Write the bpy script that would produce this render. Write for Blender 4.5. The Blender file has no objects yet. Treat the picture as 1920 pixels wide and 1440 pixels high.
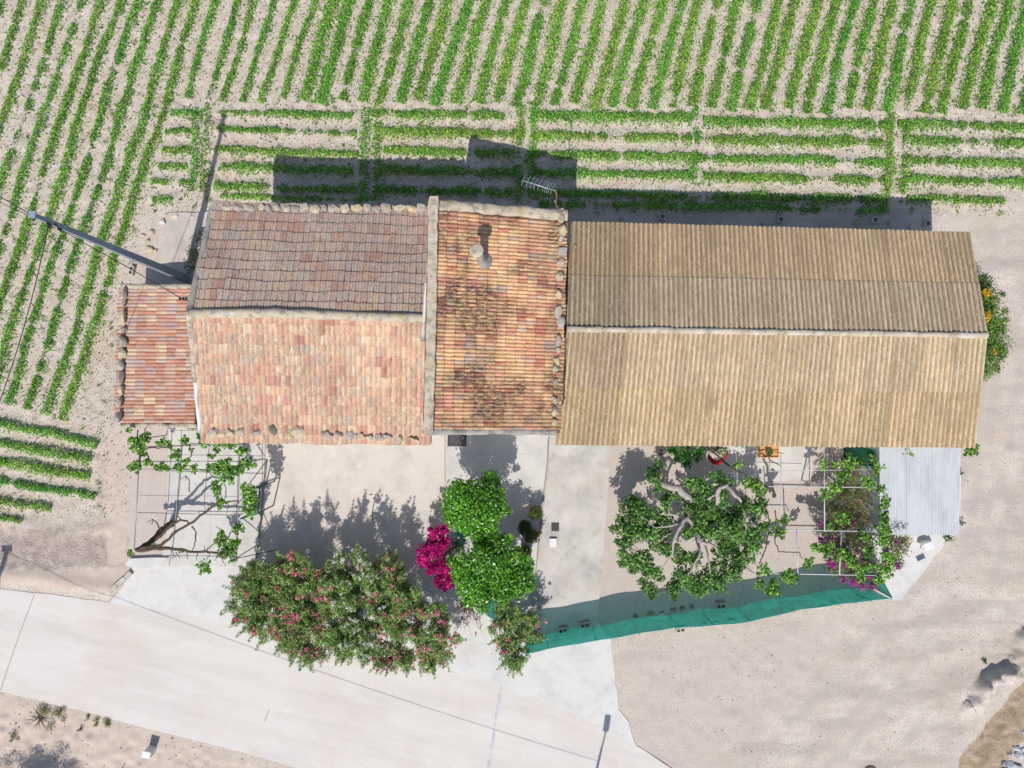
import bpy, bmesh, math, random
import numpy as np
from mathutils import Vector, Matrix

random.seed(7)
rng = np.random.default_rng(7)
SC = bpy.context.scene
COL = SC.collection

# ------------------------------------------------------------------ camera
S = 43.0                 # ground pixels (of the 1920 px photograph) per metre
CAMH = 1331.0 / S        # flying height
cam_d = bpy.data.cameras.new('camera')
cam_d.sensor_width = 36.0
cam_d.lens = 36.0 * 1331.0 / 1920.0
cam_d.clip_end = 2000.0
cam = bpy.data.objects.new('camera', cam_d)
cam.location = (0, 0, CAMH)
COL.objects.link(cam)
SC.camera = cam

# ------------------------------------------------------------------ light
ELEV = math.radians(55.8)
AZ = math.radians(13.0)      # shadows fall 13 degrees clockwise of straight up
world = bpy.data.worlds.new('World')
SC.world = world
world.use_nodes = True
wn = world.node_tree
wn.nodes.clear()
sky = wn.nodes.new('ShaderNodeTexSky')
sky.sky_type = 'NISHITA'
sky.sun_disc = False
sky.sun_elevation = ELEV
sky.sun_rotation = math.pi + AZ
bg = wn.nodes.new('ShaderNodeBackground')
bg.inputs['Strength'].default_value = 0.125
wo = wn.nodes.new('ShaderNodeOutputWorld')
wn.links.new(sky.outputs[0], bg.inputs[0])
wn.links.new(bg.outputs[0], wo.inputs[0])
sun_d = bpy.data.lights.new('sun', 'SUN')
sun_d.energy = 4.0
sun_d.angle = math.radians(0.5)
sun_d.color = (1.0, 0.955, 0.89)
sun = bpy.data.objects.new('sun', sun_d)
ldir = Vector((math.sin(AZ) * math.cos(ELEV), math.cos(AZ) * math.cos(ELEV), -math.sin(ELEV)))
sun.rotation_euler = ldir.to_track_quat('-Z', 'Y').to_euler()
sun.location = (0, -20, 40)
COL.objects.link(sun)
SC.view_settings.view_transform = 'Standard'
SC.view_settings.look = 'None'
SC.view_settings.exposure = 0.13
SC.view_settings.gamma = 1.0


# ------------------------------------------------------------------ helpers
def P(px, py, h=0.0):
    """A point of the place from where it shows in the photograph and its height in metres."""
    k = 1.0 - h / CAMH
    return Vector(((px - 960.0) / S * k, (720.0 - py) / S * k, h))


def lin(v):
    v = v / 255.0
    return v / 12.92 if v <= 0.04045 else ((v + 0.055) / 1.055) ** 2.4


def C(r, g, b, f=1.35):
    return (lin(r) / f, lin(g) / f, lin(b) / f)


ONES = ['', 'first', 'second', 'third', 'fourth', 'fifth', 'sixth', 'seventh', 'eighth', 'ninth', 'tenth', 'eleventh',
        'twelfth', 'thirteenth', 'fourteenth', 'fifteenth', 'sixteenth', 'seventeenth', 'eighteenth', 'nineteenth']
TENS = {2: ('twentieth', 'twenty'), 3: ('thirtieth', 'thirty'), 4: ('fortieth', 'forty'), 5: ('fiftieth', 'fifty'), 6: ('sixtieth', 'sixty')}


def nth(n):
    if n < 20:
        return ONES[n]
    t, o = divmod(n, 10)
    return TENS[t][0] if o == 0 else TENS[t][1] + '-' + ONES[o]


def tag(o, label=None, cat=None, group=None, kind=None):
    if label: o['label'] = label
    if cat: o['category'] = cat
    if group: o['group'] = group
    if kind: o['kind'] = kind
    return o


def empty(name, loc, label, cat, group=None):
    o = bpy.data.objects.new(name, None)
    o.empty_display_size = 0.3
    o.location = loc
    COL.objects.link(o)
    return tag(o, label, cat, group)


def world_loc(o):
    v = Vector(o.location)
    # parents in this file are pure translations; parts of them stand at world zero
    return v


def attach(o, parent):
    o.parent = parent
    if parent.type == 'EMPTY':
        o.matrix_parent_inverse = Matrix.Translation(-Vector(parent.location))
    return o


def mesh_obj(name, verts, faces, mat, parent=None, smooth=False, tint=None, recentre=True):
    me = bpy.data.meshes.new(name)
    vs = [tuple(v) for v in verts]
    off = Vector((0, 0, 0))
    if parent is None and recentre and vs:
        a = np.array(vs)
        off = Vector((float((a[:, 0].min() + a[:, 0].max()) / 2), float((a[:, 1].min() + a[:, 1].max()) / 2), float(a[:, 2].min())))
        vs = [tuple(Vector(v) - off) for v in vs]
    me.from_pydata(vs, [], faces)
    if tint is not None:
        at = me.color_attributes.new('tint', 'FLOAT_COLOR', 'POINT')
        arr = np.ones((len(vs), 4), dtype=np.float32)
        arr[:, :3] = np.array(tint, dtype=np.float32)
        at.data.foreach_set('color', arr.ravel())
    if smooth:
        me.polygons.foreach_set('use_smooth', [True] * len(me.polygons))
    me.materials.append(mat)
    me.update()
    o = bpy.data.objects.new(name, me)
    o.location = off
    COL.objects.link(o)
    if parent is not None:
        attach(o, parent)
    return o


def np_mesh(name, V, F, mat, parent=None, tint=None, smooth=False, recentre=True):
    """V (n,3), F (m,k) numpy arrays."""
    V = np.asarray(V, dtype=np.float32)
    F = np.asarray(F, dtype=np.int32)
    off = np.zeros(3, dtype=np.float32)
    if parent is None and recentre:
        off = np.array([(V[:, 0].min() + V[:, 0].max()) / 2, (V[:, 1].min() + V[:, 1].max()) / 2, V[:, 2].min()], dtype=np.float32)
        V = V - off
    me = bpy.data.meshes.new(name)
    me.vertices.add(len(V))
    me.vertices.foreach_set('co', V.ravel())
    m, k = F.shape
    me.loops.add(m * k)
    me.loops.foreach_set('vertex_index', F.ravel())
    me.polygons.add(m)
    me.polygons.foreach_set('loop_start', np.arange(0, m * k, k, dtype=np.int32))
    if smooth:
        me.polygons.foreach_set('use_smooth', np.ones(m, dtype=bool))
    if tint is not None:
        at = me.color_attributes.new('tint', 'FLOAT_COLOR', 'POINT')
        arr = np.ones((len(V), 4), dtype=np.float32)
        arr[:, :3] = tint
        at.data.foreach_set('color', arr.ravel())
    me.materials.append(mat)
    me.update(calc_edges=True)
    o = bpy.data.objects.new(name, me)
    o.location = Vector([float(t) for t in off])
    COL.objects.link(o)
    if parent is not None:
        attach(o, parent)
    return o


# ------------------------------------------------------------------ materials
def new_mat(name, rough=0.9, spec=0.25):
    m = bpy.data.materials.new(name)
    m.use_nodes = True
    nt = m.node_tree
    b = nt.nodes['Principled BSDF']
    b.inputs['Roughness'].default_value = rough
    b.inputs['Specular IOR Level'].default_value = spec
    return m, nt, b


def pos_node(nt, scale=(1, 1, 1)):
    g = nt.nodes.new('ShaderNodeNewGeometry')
    mp = nt.nodes.new('ShaderNodeMapping')
    mp.inputs['Scale'].default_value = scale
    nt.links.new(g.outputs['Position'], mp.inputs['Vector'])
    return mp.outputs[0]


def noise(nt, vec, scale, detail=5.0, rough=0.6, dist=0.0):
    n = nt.nodes.new('ShaderNodeTexNoise')
    n.inputs['Scale'].default_value = scale
    n.inputs['Detail'].default_value = detail
    n.inputs['Roughness'].default_value = rough
    n.inputs['Distortion'].default_value = dist
    nt.links.new(vec, n.inputs['Vector'])
    return n.outputs['Fac']


def ramp(nt, fac, lo, hi, a=0.0, b=1.0):
    r = nt.nodes.new('ShaderNodeMapRange')
    r.inputs['From Min'].default_value = lo
    r.inputs['From Max'].default_value = hi
    r.inputs['To Min'].default_value = a
    r.inputs['To Max'].default_value = b
    r.clamp = True
    nt.links.new(fac, r.inputs['Value'])
    return r.outputs[0]


def mix(nt, fac, a, b, mode='MIX'):
    m = nt.nodes.new('ShaderNodeMix')
    m.data_type = 'RGBA'
    m.blend_type = mode
    for sock, v in ((m.inputs[0], fac), (m.inputs[6], a), (m.inputs[7], b)):
        if hasattr(v, 'is_linked'):
            nt.links.new(v, sock)
        elif isinstance(v, (int, float)):
            sock.default_value = v
        else:
            sock.default_value = (*v, 1.0)
    return m.outputs[2]


def mul(nt, a, b):
    m = nt.nodes.new('ShaderNodeMath')
    m.operation = 'MULTIPLY'
    for i, v in enumerate((a, b)):
        if hasattr(v, 'is_linked'):
            nt.links.new(v, m.inputs[i])
        else:
            m.inputs[i].default_value = v
    return m.outputs[0]


def bump(nt, b, h, strength, dist=0.02):
    n = nt.nodes.new('ShaderNodeBump')
    n.inputs['Strength'].default_value = strength
    n.inputs['Distance'].default_value = dist
    nt.links.new(h, n.inputs['Height'])
    nt.links.new(n.outputs[0], b.inputs['Normal'])


def attr(nt, name):
    a = nt.nodes.new('ShaderNodeAttribute')
    a.attribute_name = name
    return a.outputs['Color']


def plain(name, col, rough=0.7, spec=0.3, metal=0.0, var=0.15, scale=3.0):
    m, nt, b = new_mat(name, rough, spec)
    v = pos_node(nt)
    f = noise(nt, v, scale, 4)
    c2 = tuple(x * (1 - var * 1.6) for x in col)
    c1 = tuple(min(1, x * (1 + var)) for x in col)
    c = mix(nt, ramp(nt, f, 0.3, 0.7), c1, c2)
    nt.links.new(c, b.inputs['Base Color'])
    b.inputs['Metallic'].default_value = metal
    return m


def mottled(name, base, layers, rough=0.92, bscale=30.0, bstr=0.35, bdist=0.01):
    """layers: (colour, scale, lo, hi, strength, stretch)"""
    m, nt, b = new_mat(name, rough, 0.2)
    c = base
    for (col, sc, lo, hi, st, *rest) in layers:
        stretch = rest[0] if rest else (1, 1, 1)
        vec = pos_node(nt, stretch)
        if len(rest) > 1:
            vec.node.vector_type = 'TEXTURE'
            vec.node.inputs['Rotation'].default_value = (0, 0, rest[1])
            vec.node.inputs['Scale'].default_value = tuple(1 / q_ for q_ in stretch)
        f = mul(nt, ramp(nt, noise(nt, vec, sc, 6, 0.62), lo, hi), st)
        c = mix(nt, f, c, col)
    nt.links.new(c, b.inputs['Base Color'])
    bump(nt, b, noise(nt, pos_node(nt), bscale, 4), bstr, bdist)
    return m


def tinted(name, rough=0.85, spec=0.2, spots=None, vscale=9.0, var=0.3, bstr=0.3, stretch=(1, 1, 1)):
    """Colour of the piece from its own 'tint', with grain, and lichen spots."""
    m, nt, b = new_mat(name, rough, spec)
    v = pos_node(nt, stretch)
    t = attr(nt, 'tint')
    f = ramp(nt, noise(nt, v, vscale, 5, 0.65), 0.25, 0.75, 1 - var, 1 + var * 0.6)
    c = mix(nt, 1.0, t, (1, 1, 1), 'MULTIPLY')
    mm = nt.nodes.new('ShaderNodeVectorMath')
    mm.operation = 'SCALE'
    nt.links.new(c, mm.inputs[0])
    nt.links.new(f, mm.inputs['Scale'])
    c = mm.outputs[0]
    for (col, sc, lo, hi, st, *msk) in (spots or []):
        f = mul(nt, ramp(nt, noise(nt, v, sc, 6, 0.7), lo, hi), st)
        if msk:
            f = mul(nt, f, ramp(nt, noise(nt, pos_node(nt), msk[0], 4, 0.6), msk[1], msk[2]))
        c = mix(nt, f, c, col)
    nt.links.new(c, b.inputs['Base Color'])
    bump(nt, b, noise(nt, v, 40, 3), bstr, 0.006)
    return m


def leaf_mat(name, rough=0.5, transl=0.35, spec=0.35):
    m = bpy.data.materials.new(name)
    m.use_nodes = True
    nt = m.node_tree
    b = nt.nodes['Principled BSDF']
    b.inputs['Roughness'].default_value = rough
    b.inputs['Specular IOR Level'].default_value = spec
    t = attr(nt, 'tint')
    nt.links.new(t, b.inputs['Base Color'])
    tr = nt.nodes.new('ShaderNodeBsdfTranslucent')
    nt.links.new(t, tr.inputs['Color'])
    mx = nt.nodes.new('ShaderNodeMixShader')
    mx.inputs[0].default_value = transl
    nt.links.new(b.outputs[0], mx.inputs[1])
    nt.links.new(tr.outputs[0], mx.inputs[2])
    nt.links.new(mx.outputs[0], nt.nodes['Material Output'].inputs['Surface'])
    return m


M = {}
M['leaf'] = leaf_mat('leaf')
M['leaf_gloss'] = leaf_mat('leaf_gloss', 0.32, 0.3, 0.5)
M['petal'] = leaf_mat('petal', 0.7, 0.4, 0.2)
M['crop'] = leaf_mat('crop_leaf', 0.6, 0.35, 0.25)
M['tile_south'] = tinted('clay_tile_south', stretch=(1.5, .55, 1), spots=[(C(164, 152, 134), 12, 0.46, 0.6, 0.75, 0.5, 0.4, 0.58), (C(104, 94, 84), 30, 0.53, 0.64, 0.75, 0.7, 0.4, 0.58), (C(244, 220, 180), 8, 0.58, 0.7, 0.5)])
M['tile_north'] = tinted('clay_tile_north', stretch=(1.6, .5, 1), spots=[(C(200, 192, 182), 13, 0.44, 0.58, 0.85, 0.6, 0.3, 0.54), (C(98, 84, 76), 30, 0.5, 0.62, 0.75), (C(216, 194, 140), 22, 0.6, 0.7, 0.6)])
M['tile_tall'] = tinted('clay_tile_tall', stretch=(.5, 1.7, 1), spots=[(C(86, 70, 60), 9, 0.42, 0.54, 0.88, 0.36, 0.44, 0.56), (C(92, 78, 68), 15, 0.55, 0.66, 0.7), (C(190, 178, 166), 9, 0.6, 0.7, 0.6)])
M['tile_lean'] = tinted('clay_tile_lean', stretch=(.5, 1.6, 1), spots=[(C(182, 172, 168), 9, 0.52, 0.66, 0.75), (C(112, 96, 90), 24, 0.56, 0.68, 0.65)])
M['cement'] = mottled('old_cement', C(206, 192, 170), [(C(150, 142, 132), 3.5, 0.48, 0.62, 0.85), (C(190, 165, 110), 2.2, 0.55, 0.66, 0.6), (C(96, 90, 84), 22, 0.6, 0.7, 0.6), (C(225, 220, 212), 1.3, 0.58, 0.7, 0.7)], bscale=14, bstr=0.6, bdist=0.03)
M['cement_grey'] = mottled('grey_cement', C(178, 172, 164), [(C(128, 124, 120), 3, 0.45, 0.62, 0.8), (C(90, 88, 86), 18, 0.58, 0.7, 0.6), (C(200, 180, 130), 5, 0.6, 0.7, 0.5)], bscale=14, bstr=0.6, bdist=0.03)
M['whitewash'] = mottled('whitewash', C(235, 232, 228), [(C(205, 198, 188), 1.5, 0.5, 0.7, 0.5)], bscale=10, bstr=0.3)
M['render_wall'] = mottled('rendered_wall', C(215, 200, 178), [(C(180, 165, 145), 1.2, 0.5, 0.7, 0.6)], bscale=12, bstr=0.3)
M['ridge'] = mottled('ridge_cement', C(206, 192, 172), [(C(228, 222, 214), 1.2, 0.5, 0.64, 0.8), (C(170, 150, 118), 2.5, 0.5, 0.64, 0.7), (C(120, 110, 98), 12, 0.58, 0.7, 0.7)], bscale=14, bstr=0.5, bdist=0.02)
M['flash'] = plain('grey_flashing', C(166, 166, 184), 0.7)  # blue-grey of a white wall in shade, held in the colour
M['clay'] = plain('clay_deck', C(150, 105, 80), 0.95)
M['stone'] = tinted('stone', spots=[(C(110, 104, 98), 18, 0.56, 0.7, 0.6), (C(205, 190, 150), 6, 0.6, 0.7, 0.4)], vscale=6, bstr=0.6)
M['block'] = plain('concrete_block', C(205, 198, 186), 0.95)
M['bark'] = plain('bark', C(105, 88, 76), 0.95, var=0.3, scale=14)
M['bark_pale'] = plain('pale_bark', C(184, 172, 164), 0.9, var=0.2, scale=9)
M['metal_wire'] = plain('galvanised', C(150, 152, 158), 0.45, 0.5, 0.7)
M['metal_white'] = plain('white_pipe', C(212, 212, 214), 0.5)
M['pole'] = plain('pole_paint', C(150, 165, 180), 0.55, 0.4, 0.1, 0.1, 2)
M['dark_metal'] = plain('dark_metal', C(58, 60, 64), 0.5)
M['green_metal'] = plain('green_metal', C(40, 92, 80), 0.5)
M['net_post'] = plain('net_post', C(10, 104, 96), 0.6)
M['green_paint'] = plain('green_paint', C(30, 120, 84), 0.5)
M['cable'] = plain('cable', C(50, 50, 54), 0.6)
M['terracotta'] = plain('terracotta', C(176, 120, 84), 0.85)
M['orange'] = plain('orange_plastic', C(232, 176, 110), 0.6)
M['red'] = plain('red_cloth', C(190, 34, 48), 0.8)
M['white'] = plain('white_plastic', C(238, 238, 238), 0.5, var=0.04)
M['grey_lid'] = plain('drain_grate', C(92, 86, 90), 0.6)
M['mat'] = plain('doormat', C(98, 92, 96), 1.0)
M['wood'] = plain('wood', C(120, 84, 52), 0.8)
M['glass'] = plain('window_glass', C(52, 60, 68), 0.12, 0.6)
M['rust'] = plain('rusty_mast', C(168, 112, 90), 0.8)
M['alu'] = plain('aluminium', C(190, 200, 206), 0.4, 0.5, 0.3)
M['sheet_metal'] = mottled('galvanised_sheet', C(204, 206, 208), [(C(178, 181, 186), 1.6, 0.45, 0.66, 0.6, (1, .4, 1)), (C(216, 220, 226), 4, 0.5, 0.7, 0.5, (2, .3, 1)), (C(176, 164, 150), 2.2, 0.6, 0.74, 0.5, (2, .5, 1)), (C(150, 140, 130), 20, 0.64, 0.74, 0.5)], rough=0.55, bstr=0.05)

# shade net: woven plastic that lets part of the light through
m = bpy.data.materials.new('shade_net')
m.use_nodes = True
nt = m.node_tree
b = nt.nodes['Principled BSDF']
b.inputs['Roughness'].default_value = 0.55
cc = mix(nt, ramp(nt, noise(nt, pos_node(nt, (1, 1, .5)), 3, 4), 0.35, 0.65), C(0, 150, 138), C(6, 186, 164))
nt.links.new(cc, b.inputs['Base Color'])
trl = nt.nodes.new('ShaderNodeBsdfTranslucent')
nt.links.new(cc, trl.inputs['Color'])
mx1 = nt.nodes.new('ShaderNodeMixShader')
mx1.inputs[0].default_value = 0.35
nt.links.new(b.outputs[0], mx1.inputs[1])
nt.links.new(trl.outputs[0], mx1.inputs[2])
trp = nt.nodes.new('ShaderNodeBsdfTransparent')
trp.inputs['Color'].default_value = (0.45, 1.0, 0.92, 1)
mx2 = nt.nodes.new('ShaderNodeMixShader')
mx2.inputs[0].default_value = 0.13
nt.links.new(mx1.outputs[0], mx2.inputs[1])
nt.links.new(trp.outputs[0], mx2.inputs[2])
nt.links.new(mx2.outputs[0], nt.nodes['Material Output'].inputs['Surface'])
M['net'] = m

# ground
m, nt, b = new_mat('ground_soil', 0.95, 0.15)
za, zb = attr(nt, 'zone_a'), attr(nt, 'zone_b')
sa = nt.nodes.new('ShaderNodeSeparateColor'); nt.links.new(za, sa.inputs[0])
sb = nt.nodes.new('ShaderNodeSeparateColor'); nt.links.new(zb, sb.inputs[0])
v = pos_node(nt)
nbig = noise(nt, v, 0.35, 5)
nmid = noise(nt, v, 2.2, 6, 0.65)
nfine = noise(nt, v, 13, 6, 0.75)
npep = noise(nt, v, 34, 3, 0.6)
soil = mix(nt, ramp(nt, nmid, 0.35, 0.65), C(224, 212, 200), C(200, 186, 172))
soil = mix(nt, mul(nt, ramp(nt, nfine, 0.48, 0.62), 0.8), soil, C(158, 142, 120))
soil = mix(nt, mul(nt, ramp(nt, npep, 0.54, 0.64), 0.55), soil, C(238, 230, 220))
soil = mix(nt, mul(nt, ramp(nt, nbig, 0.45, 0.7), 0.4), soil, C(200, 178, 150))
vd = nt.nodes.new('ShaderNodeMapping'); vd.inputs['Rotation'].default_value = (0, 0, -0.95); vd.inputs['Scale'].default_value = (0.35, 1.5, 1)
gg = nt.nodes.new('ShaderNodeNewGeometry'); nt.links.new(gg.outputs['Position'], vd.inputs['Vector'])
ndiag = noise(nt, vd.outputs[0], 0.8, 6, 0.62)
dirt = mix(nt, ramp(nt, noise(nt, v, 0.7, 6, 0.6, 0.6), 0.35, 0.65), C(230, 219, 209), C(210, 196, 184))
dirt = mix(nt, mul(nt, ramp(nt, ndiag, 0.46, 0.62), 0.65), dirt, C(184, 172, 162))
dirt = mix(nt, mul(nt, ramp(nt, ndiag, 0.48, 0.36), 0.5), dirt, C(226, 210, 190))
dirt = mix(nt, mul(nt, ramp(nt, noise(nt, v, 0.42, 5, 0.6, 1.0), 0.52, 0.68), 0.55), dirt, C(208, 190, 166))
dirt = mix(nt, mul(nt, ramp(nt, noise(nt, v, 1.4, 6, 0.7), 0.55, 0.7), 0.45), dirt, C(184, 176, 172))
dirt = mix(nt, mul(nt, ramp(nt, nfine, 0.48, 0.62), 0.6), dirt, C(176, 162, 150))
dirt = mix(nt, mul(nt, ramp(nt, noise(nt, v, 22, 4, .7), 0.52, 0.62), 0.6), dirt, C(160, 146, 134))
dirt = mix(nt, mul(nt, ramp(nt, npep, 0.56, 0.66), 0.5), dirt, C(232, 222, 212))
grav = mix(nt, ramp(nt, nmid, 0.3, 0.7), C(220, 206, 197), C(208, 193, 184))
grav = mix(nt, mul(nt, ramp(nt, npep, 0.5, 0.6), 0.7), grav, C(160, 142, 132))
grav = mix(nt, mul(nt, ramp(nt, noise(nt, v, 48, 3), 0.55, 0.65), 0.5), grav, C(228, 216, 208))
dark = mix(nt, ramp(nt, nmid, 0.35, 0.65), C(200, 184, 174), C(174, 158, 148))
dark = mix(nt, mul(nt, ramp(nt, noise(nt, pos_node(nt, (.5, 1.4, 1)), 16, 5, .7), 0.5, 0.6), 0.75), dark, C(128, 114, 106))
brown = mix(nt, ramp(nt, nmid, 0.35, 0.65), C(192, 174, 150), C(170, 148, 122))
brown = mix(nt, mul(nt, ramp(nt, nfine, 0.52, 0.64), 0.85), brown, C(118, 98, 78))
pink = mix(nt, ramp(nt, nmid, 0.35, 0.65), C(220, 202, 188), C(204, 186, 172))
pink = mix(nt, mul(nt, ramp(nt, nfine, 0.56, 0.68), 0.6), pink, C(170, 148, 132))


def edge(w):
    a = nt.nodes.new('ShaderNodeMath'); a.operation = 'ADD'
    nt.links.new(w, a.inputs[0])
    nt.links.new(ramp(nt, nmid, 0.2, 0.8, -0.32, 0.32), a.inputs[1])
    return ramp(nt, a.outputs[0], 0.35, 0.65)


c = mix(nt, edge(sa.outputs[1]), soil, dirt)
c = mix(nt, mul(nt, ramp(nt, sb.outputs[2], 0.1, 0.9), 0.6), c, C(192, 182, 174))
c = mix(nt, edge(sa.outputs[0]), c, grav)
c = mix(nt, edge(sa.outputs[2]), c, dark)
c = mix(nt, edge(sb.outputs[0]), c, brown)
c = mix(nt, edge(sb.outputs[1]), c, pink)
nt.links.new(c, b.inputs['Base Color'])
hmix = mix(nt, 0.5, nfine, npep)
bump(nt, b, hmix, 0.55, 0.03)
M['ground'] = m

M['road'] = mottled('road_concrete', C(226, 220, 213), [(C(206, 199, 192), 0.6, 0.44, 0.68, 0.6, (.35, 1.8, 1), -0.24), (C(216, 200, 188), 0.3, 0.48, 0.66, 0.6), (C(190, 182, 174), 9, 0.58, 0.74, 0.35), (C(160, 152, 146), 45, 0.64, 0.72, 0.4), (C(232, 227, 222), 1.6, 0.5, 0.72, 0.45, (.25, 2.2, 1), -0.24), (C(236, 230, 224), 60, 0.6, 0.7, 0.35)], bscale=60, bstr=0.15)
M['patio_warm'] = mottled('patio_warm', C(221, 213, 204), [(C(198, 188, 179), 1.1, 0.45, 0.66, 0.7), (C(226, 208, 196), 0.4, 0.48, 0.66, 0.6), (C(178, 168, 160), 5, 0.58, 0.74, 0.45), (C(238, 232, 226), 2.5, 0.55, 0.7, 0.6)], bscale=50, bstr=0.15)
M['patio_grey'] = mottled('patio_grey', C(219, 215, 209), [(C(198, 195, 190), 0.9, 0.42, 0.64, 0.7), (C(176, 174, 172), 4, 0.58, 0.72, 0.5), (C(224, 218, 210), 1.2, 0.5, 0.7, 0.6), (C(186, 180, 172), 18, 0.57, 0.7, 0.35)], bscale=50, bstr=0.15)
M['drive'] = mottled('drive_concrete', C(213, 207, 200), [(C(184, 180, 175), 0.8, 0.42, 0.62, 0.85), (C(208, 190, 174), 0.6, 0.54, 0.68, 0.6), (C(166, 162, 156), 3.2, 0.6, 0.74, 0.45), (C(226, 220, 212), 0.9, 0.5, 0.68, 0.7), (C(176, 170, 164), 16, 0.56, 0.7, 0.4)], bscale=50, bstr=0.18)
M['apron'] = mottled('apron_concrete', C(226, 223, 219), [(C(206, 203, 200), 0.9, 0.45, 0.64, 0.7), (C(160, 158, 156), 2.6, 0.62, 0.74, 0.5), (C(228, 222, 214), 1.1, 0.5, 0.7, 0.6, (.6, 1.4, 1)), (C(186, 180, 174), 14, 0.56, 0.7, 0.4)], bscale=40, bstr=0.25)
M['terrace'] = mottled('terrace_concrete', C(206, 196, 186), [(C(188, 178, 170), 1.2, 0.45, 0.65, 0.7), (C(170, 158, 148), 6, 0.58, 0.72, 0.5), (C(222, 214, 206), 2.5, 0.52, 0.7, 0.5)], bscale=40, bstr=0.25)
M['joint'] = plain('joint_filler', C(158, 152, 148), 0.9)  # grey of the joints, also of the painted cable shadow
M['joint_light'] = plain('joint_light', C(206, 206, 208), 0.9)

# fibre-cement sheet: ochre lichen settles in the grooves
m, nt, b = new_mat('fibre_cement', 0.92, 0.15)
t = attr(nt, 'tint')
v = pos_node(nt)
vs_ = pos_node(nt, (1, 0.18, 1))
f = ramp(nt, noise(nt, vs_, 11, 6, 0.75), 0.34, 0.66, 0.66, 1.24)
mm = nt.nodes.new('ShaderNodeVectorMath'); mm.operation = 'SCALE'
nt.links.new(t, mm.inputs[0]); nt.links.new(f, mm.inputs['Scale'])
c = mm.outputs[0]
c = mix(nt, mul(nt, ramp(nt, noise(nt, v, 22, 6, 0.75), 0.54, 0.68), 0.55), c, C(138, 122, 104))
c = mix(nt, mul(nt, ramp(nt, noise(nt, pos_node(nt, (1, .35, 1)), 26, 4, 0.7), 0.56, 0.66), 0.75), c, C(232, 222, 206))
c = mix(nt, mul(nt, ramp(nt, noise(nt, pos_node(nt, (1.2, .4, 1)), 1.1, 6, 0.65), 0.46, 0.66), 0.5), c, C(158, 138, 112))
nt.links.new(c, b.inputs['Base Color'])
bump(nt, b, noise(nt, v, 60, 3), 0.25, 0.006)
M['sheet'] = m


# ------------------------------------------------------------------ shape helpers
def tube_geo(pts, radii, sides=8, base=0):
    pts = [Vector(p) for p in pts]
    n = len(pts)
    if not hasattr(radii, '__len__'):
        radii = [radii] * n
    V, F = [], []
    prev = None
    for i, p in enumerate(pts):
        d = (pts[min(i + 1, n - 1)] - pts[max(i - 1, 0)])
        d = d.normalized() if d.length > 1e-9 else Vector((0, 0, 1))
        if prev is None:
            a = d.orthogonal().normalized()
        else:
            a = (prev - d * prev.dot(d))
            a = a.normalized() if a.length > 1e-6 else d.orthogonal().normalized()
        prev = a
        bb = d.cross(a)
        for s in range(sides):
            t = 2 * math.pi * s / sides
            V.append(p + (a * math.cos(t) + bb * math.sin(t)) * radii[i])
    for i in range(n - 1):
        for s in range(sides):
            q = base + i * sides
            F.append((q + s, q + (s + 1) % sides, q + sides + (s + 1) % sides, q + sides + s))
    F.append(tuple(base + s for s in reversed(range(sides))))
    F.append(tuple(base + (n - 1) * sides + s for s in range(sides)))
    return V, F


def tubes_obj(name, items, mat, parent=None, sides=8, smooth=True):
    V, F = [], []
    for pts, rad in items:
        v, f = tube_geo(pts, rad, sides, len(V))
        V += v
        F += f
    return mesh_obj(name, V, F, mat, parent, smooth)


def box_geo(c, size, rot=0.0, base=0, tilt=None):
    sx, sy, sz = [s / 2 for s in size]
    R = Matrix.Rotation(rot, 3, 'Z')
    if tilt is not None:
        R = tilt @ R
    V = [Vector(c) + R @ Vector((x * sx, y * sy, z * sz)) for z in (-1, 1) for y in (-1, 1) for x in (-1, 1)]
    F = [(0, 2, 3, 1), (4, 5, 7, 6), (0, 1, 5, 4), (2, 6, 7, 3), (0, 4, 6, 2), (1, 3, 7, 5)]
    return V, [tuple(base + i for i in f) for f in F]


def boxes_obj(name, items, mat, parent=None, bevel=0.0):
    V, F = [], []
    for it in items:
        v, f = box_geo(it[0], it[1], it[2] if len(it) > 2 else 0.0, len(V))
        V += v
        F += f
    o = mesh_obj(name, V, F, mat, parent)
    if bevel:
        bm = bmesh.new(); bm.from_mesh(o.data)
        bmesh.ops.bevel(bm, geom=bm.edges[:], offset=bevel, segments=2, affect='EDGES')
        bm.to_mesh(o.data); bm.free()
    return o


def lathe_geo(c, prof, sides=16, base=0):
    V, F = [], []
    c = Vector(c)
    for r, z in prof:
        for s in range(sides):
            t = 2 * math.pi * s / sides
            V.append(c + Vector((r * math.cos(t), r * math.sin(t), z)))
    for i in range(len(prof) - 1):
        for s in range(sides):
            q = base + i * sides
            F.append((q + s, q + (s + 1) % sides, q + sides + (s + 1) % sides, q + sides + s))
    F.append(tuple(base + s for s in reversed(range(sides))))
    F.append(tuple(base + (len(prof) - 1) * sides + s for s in range(sides)))
    return V, F


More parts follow.
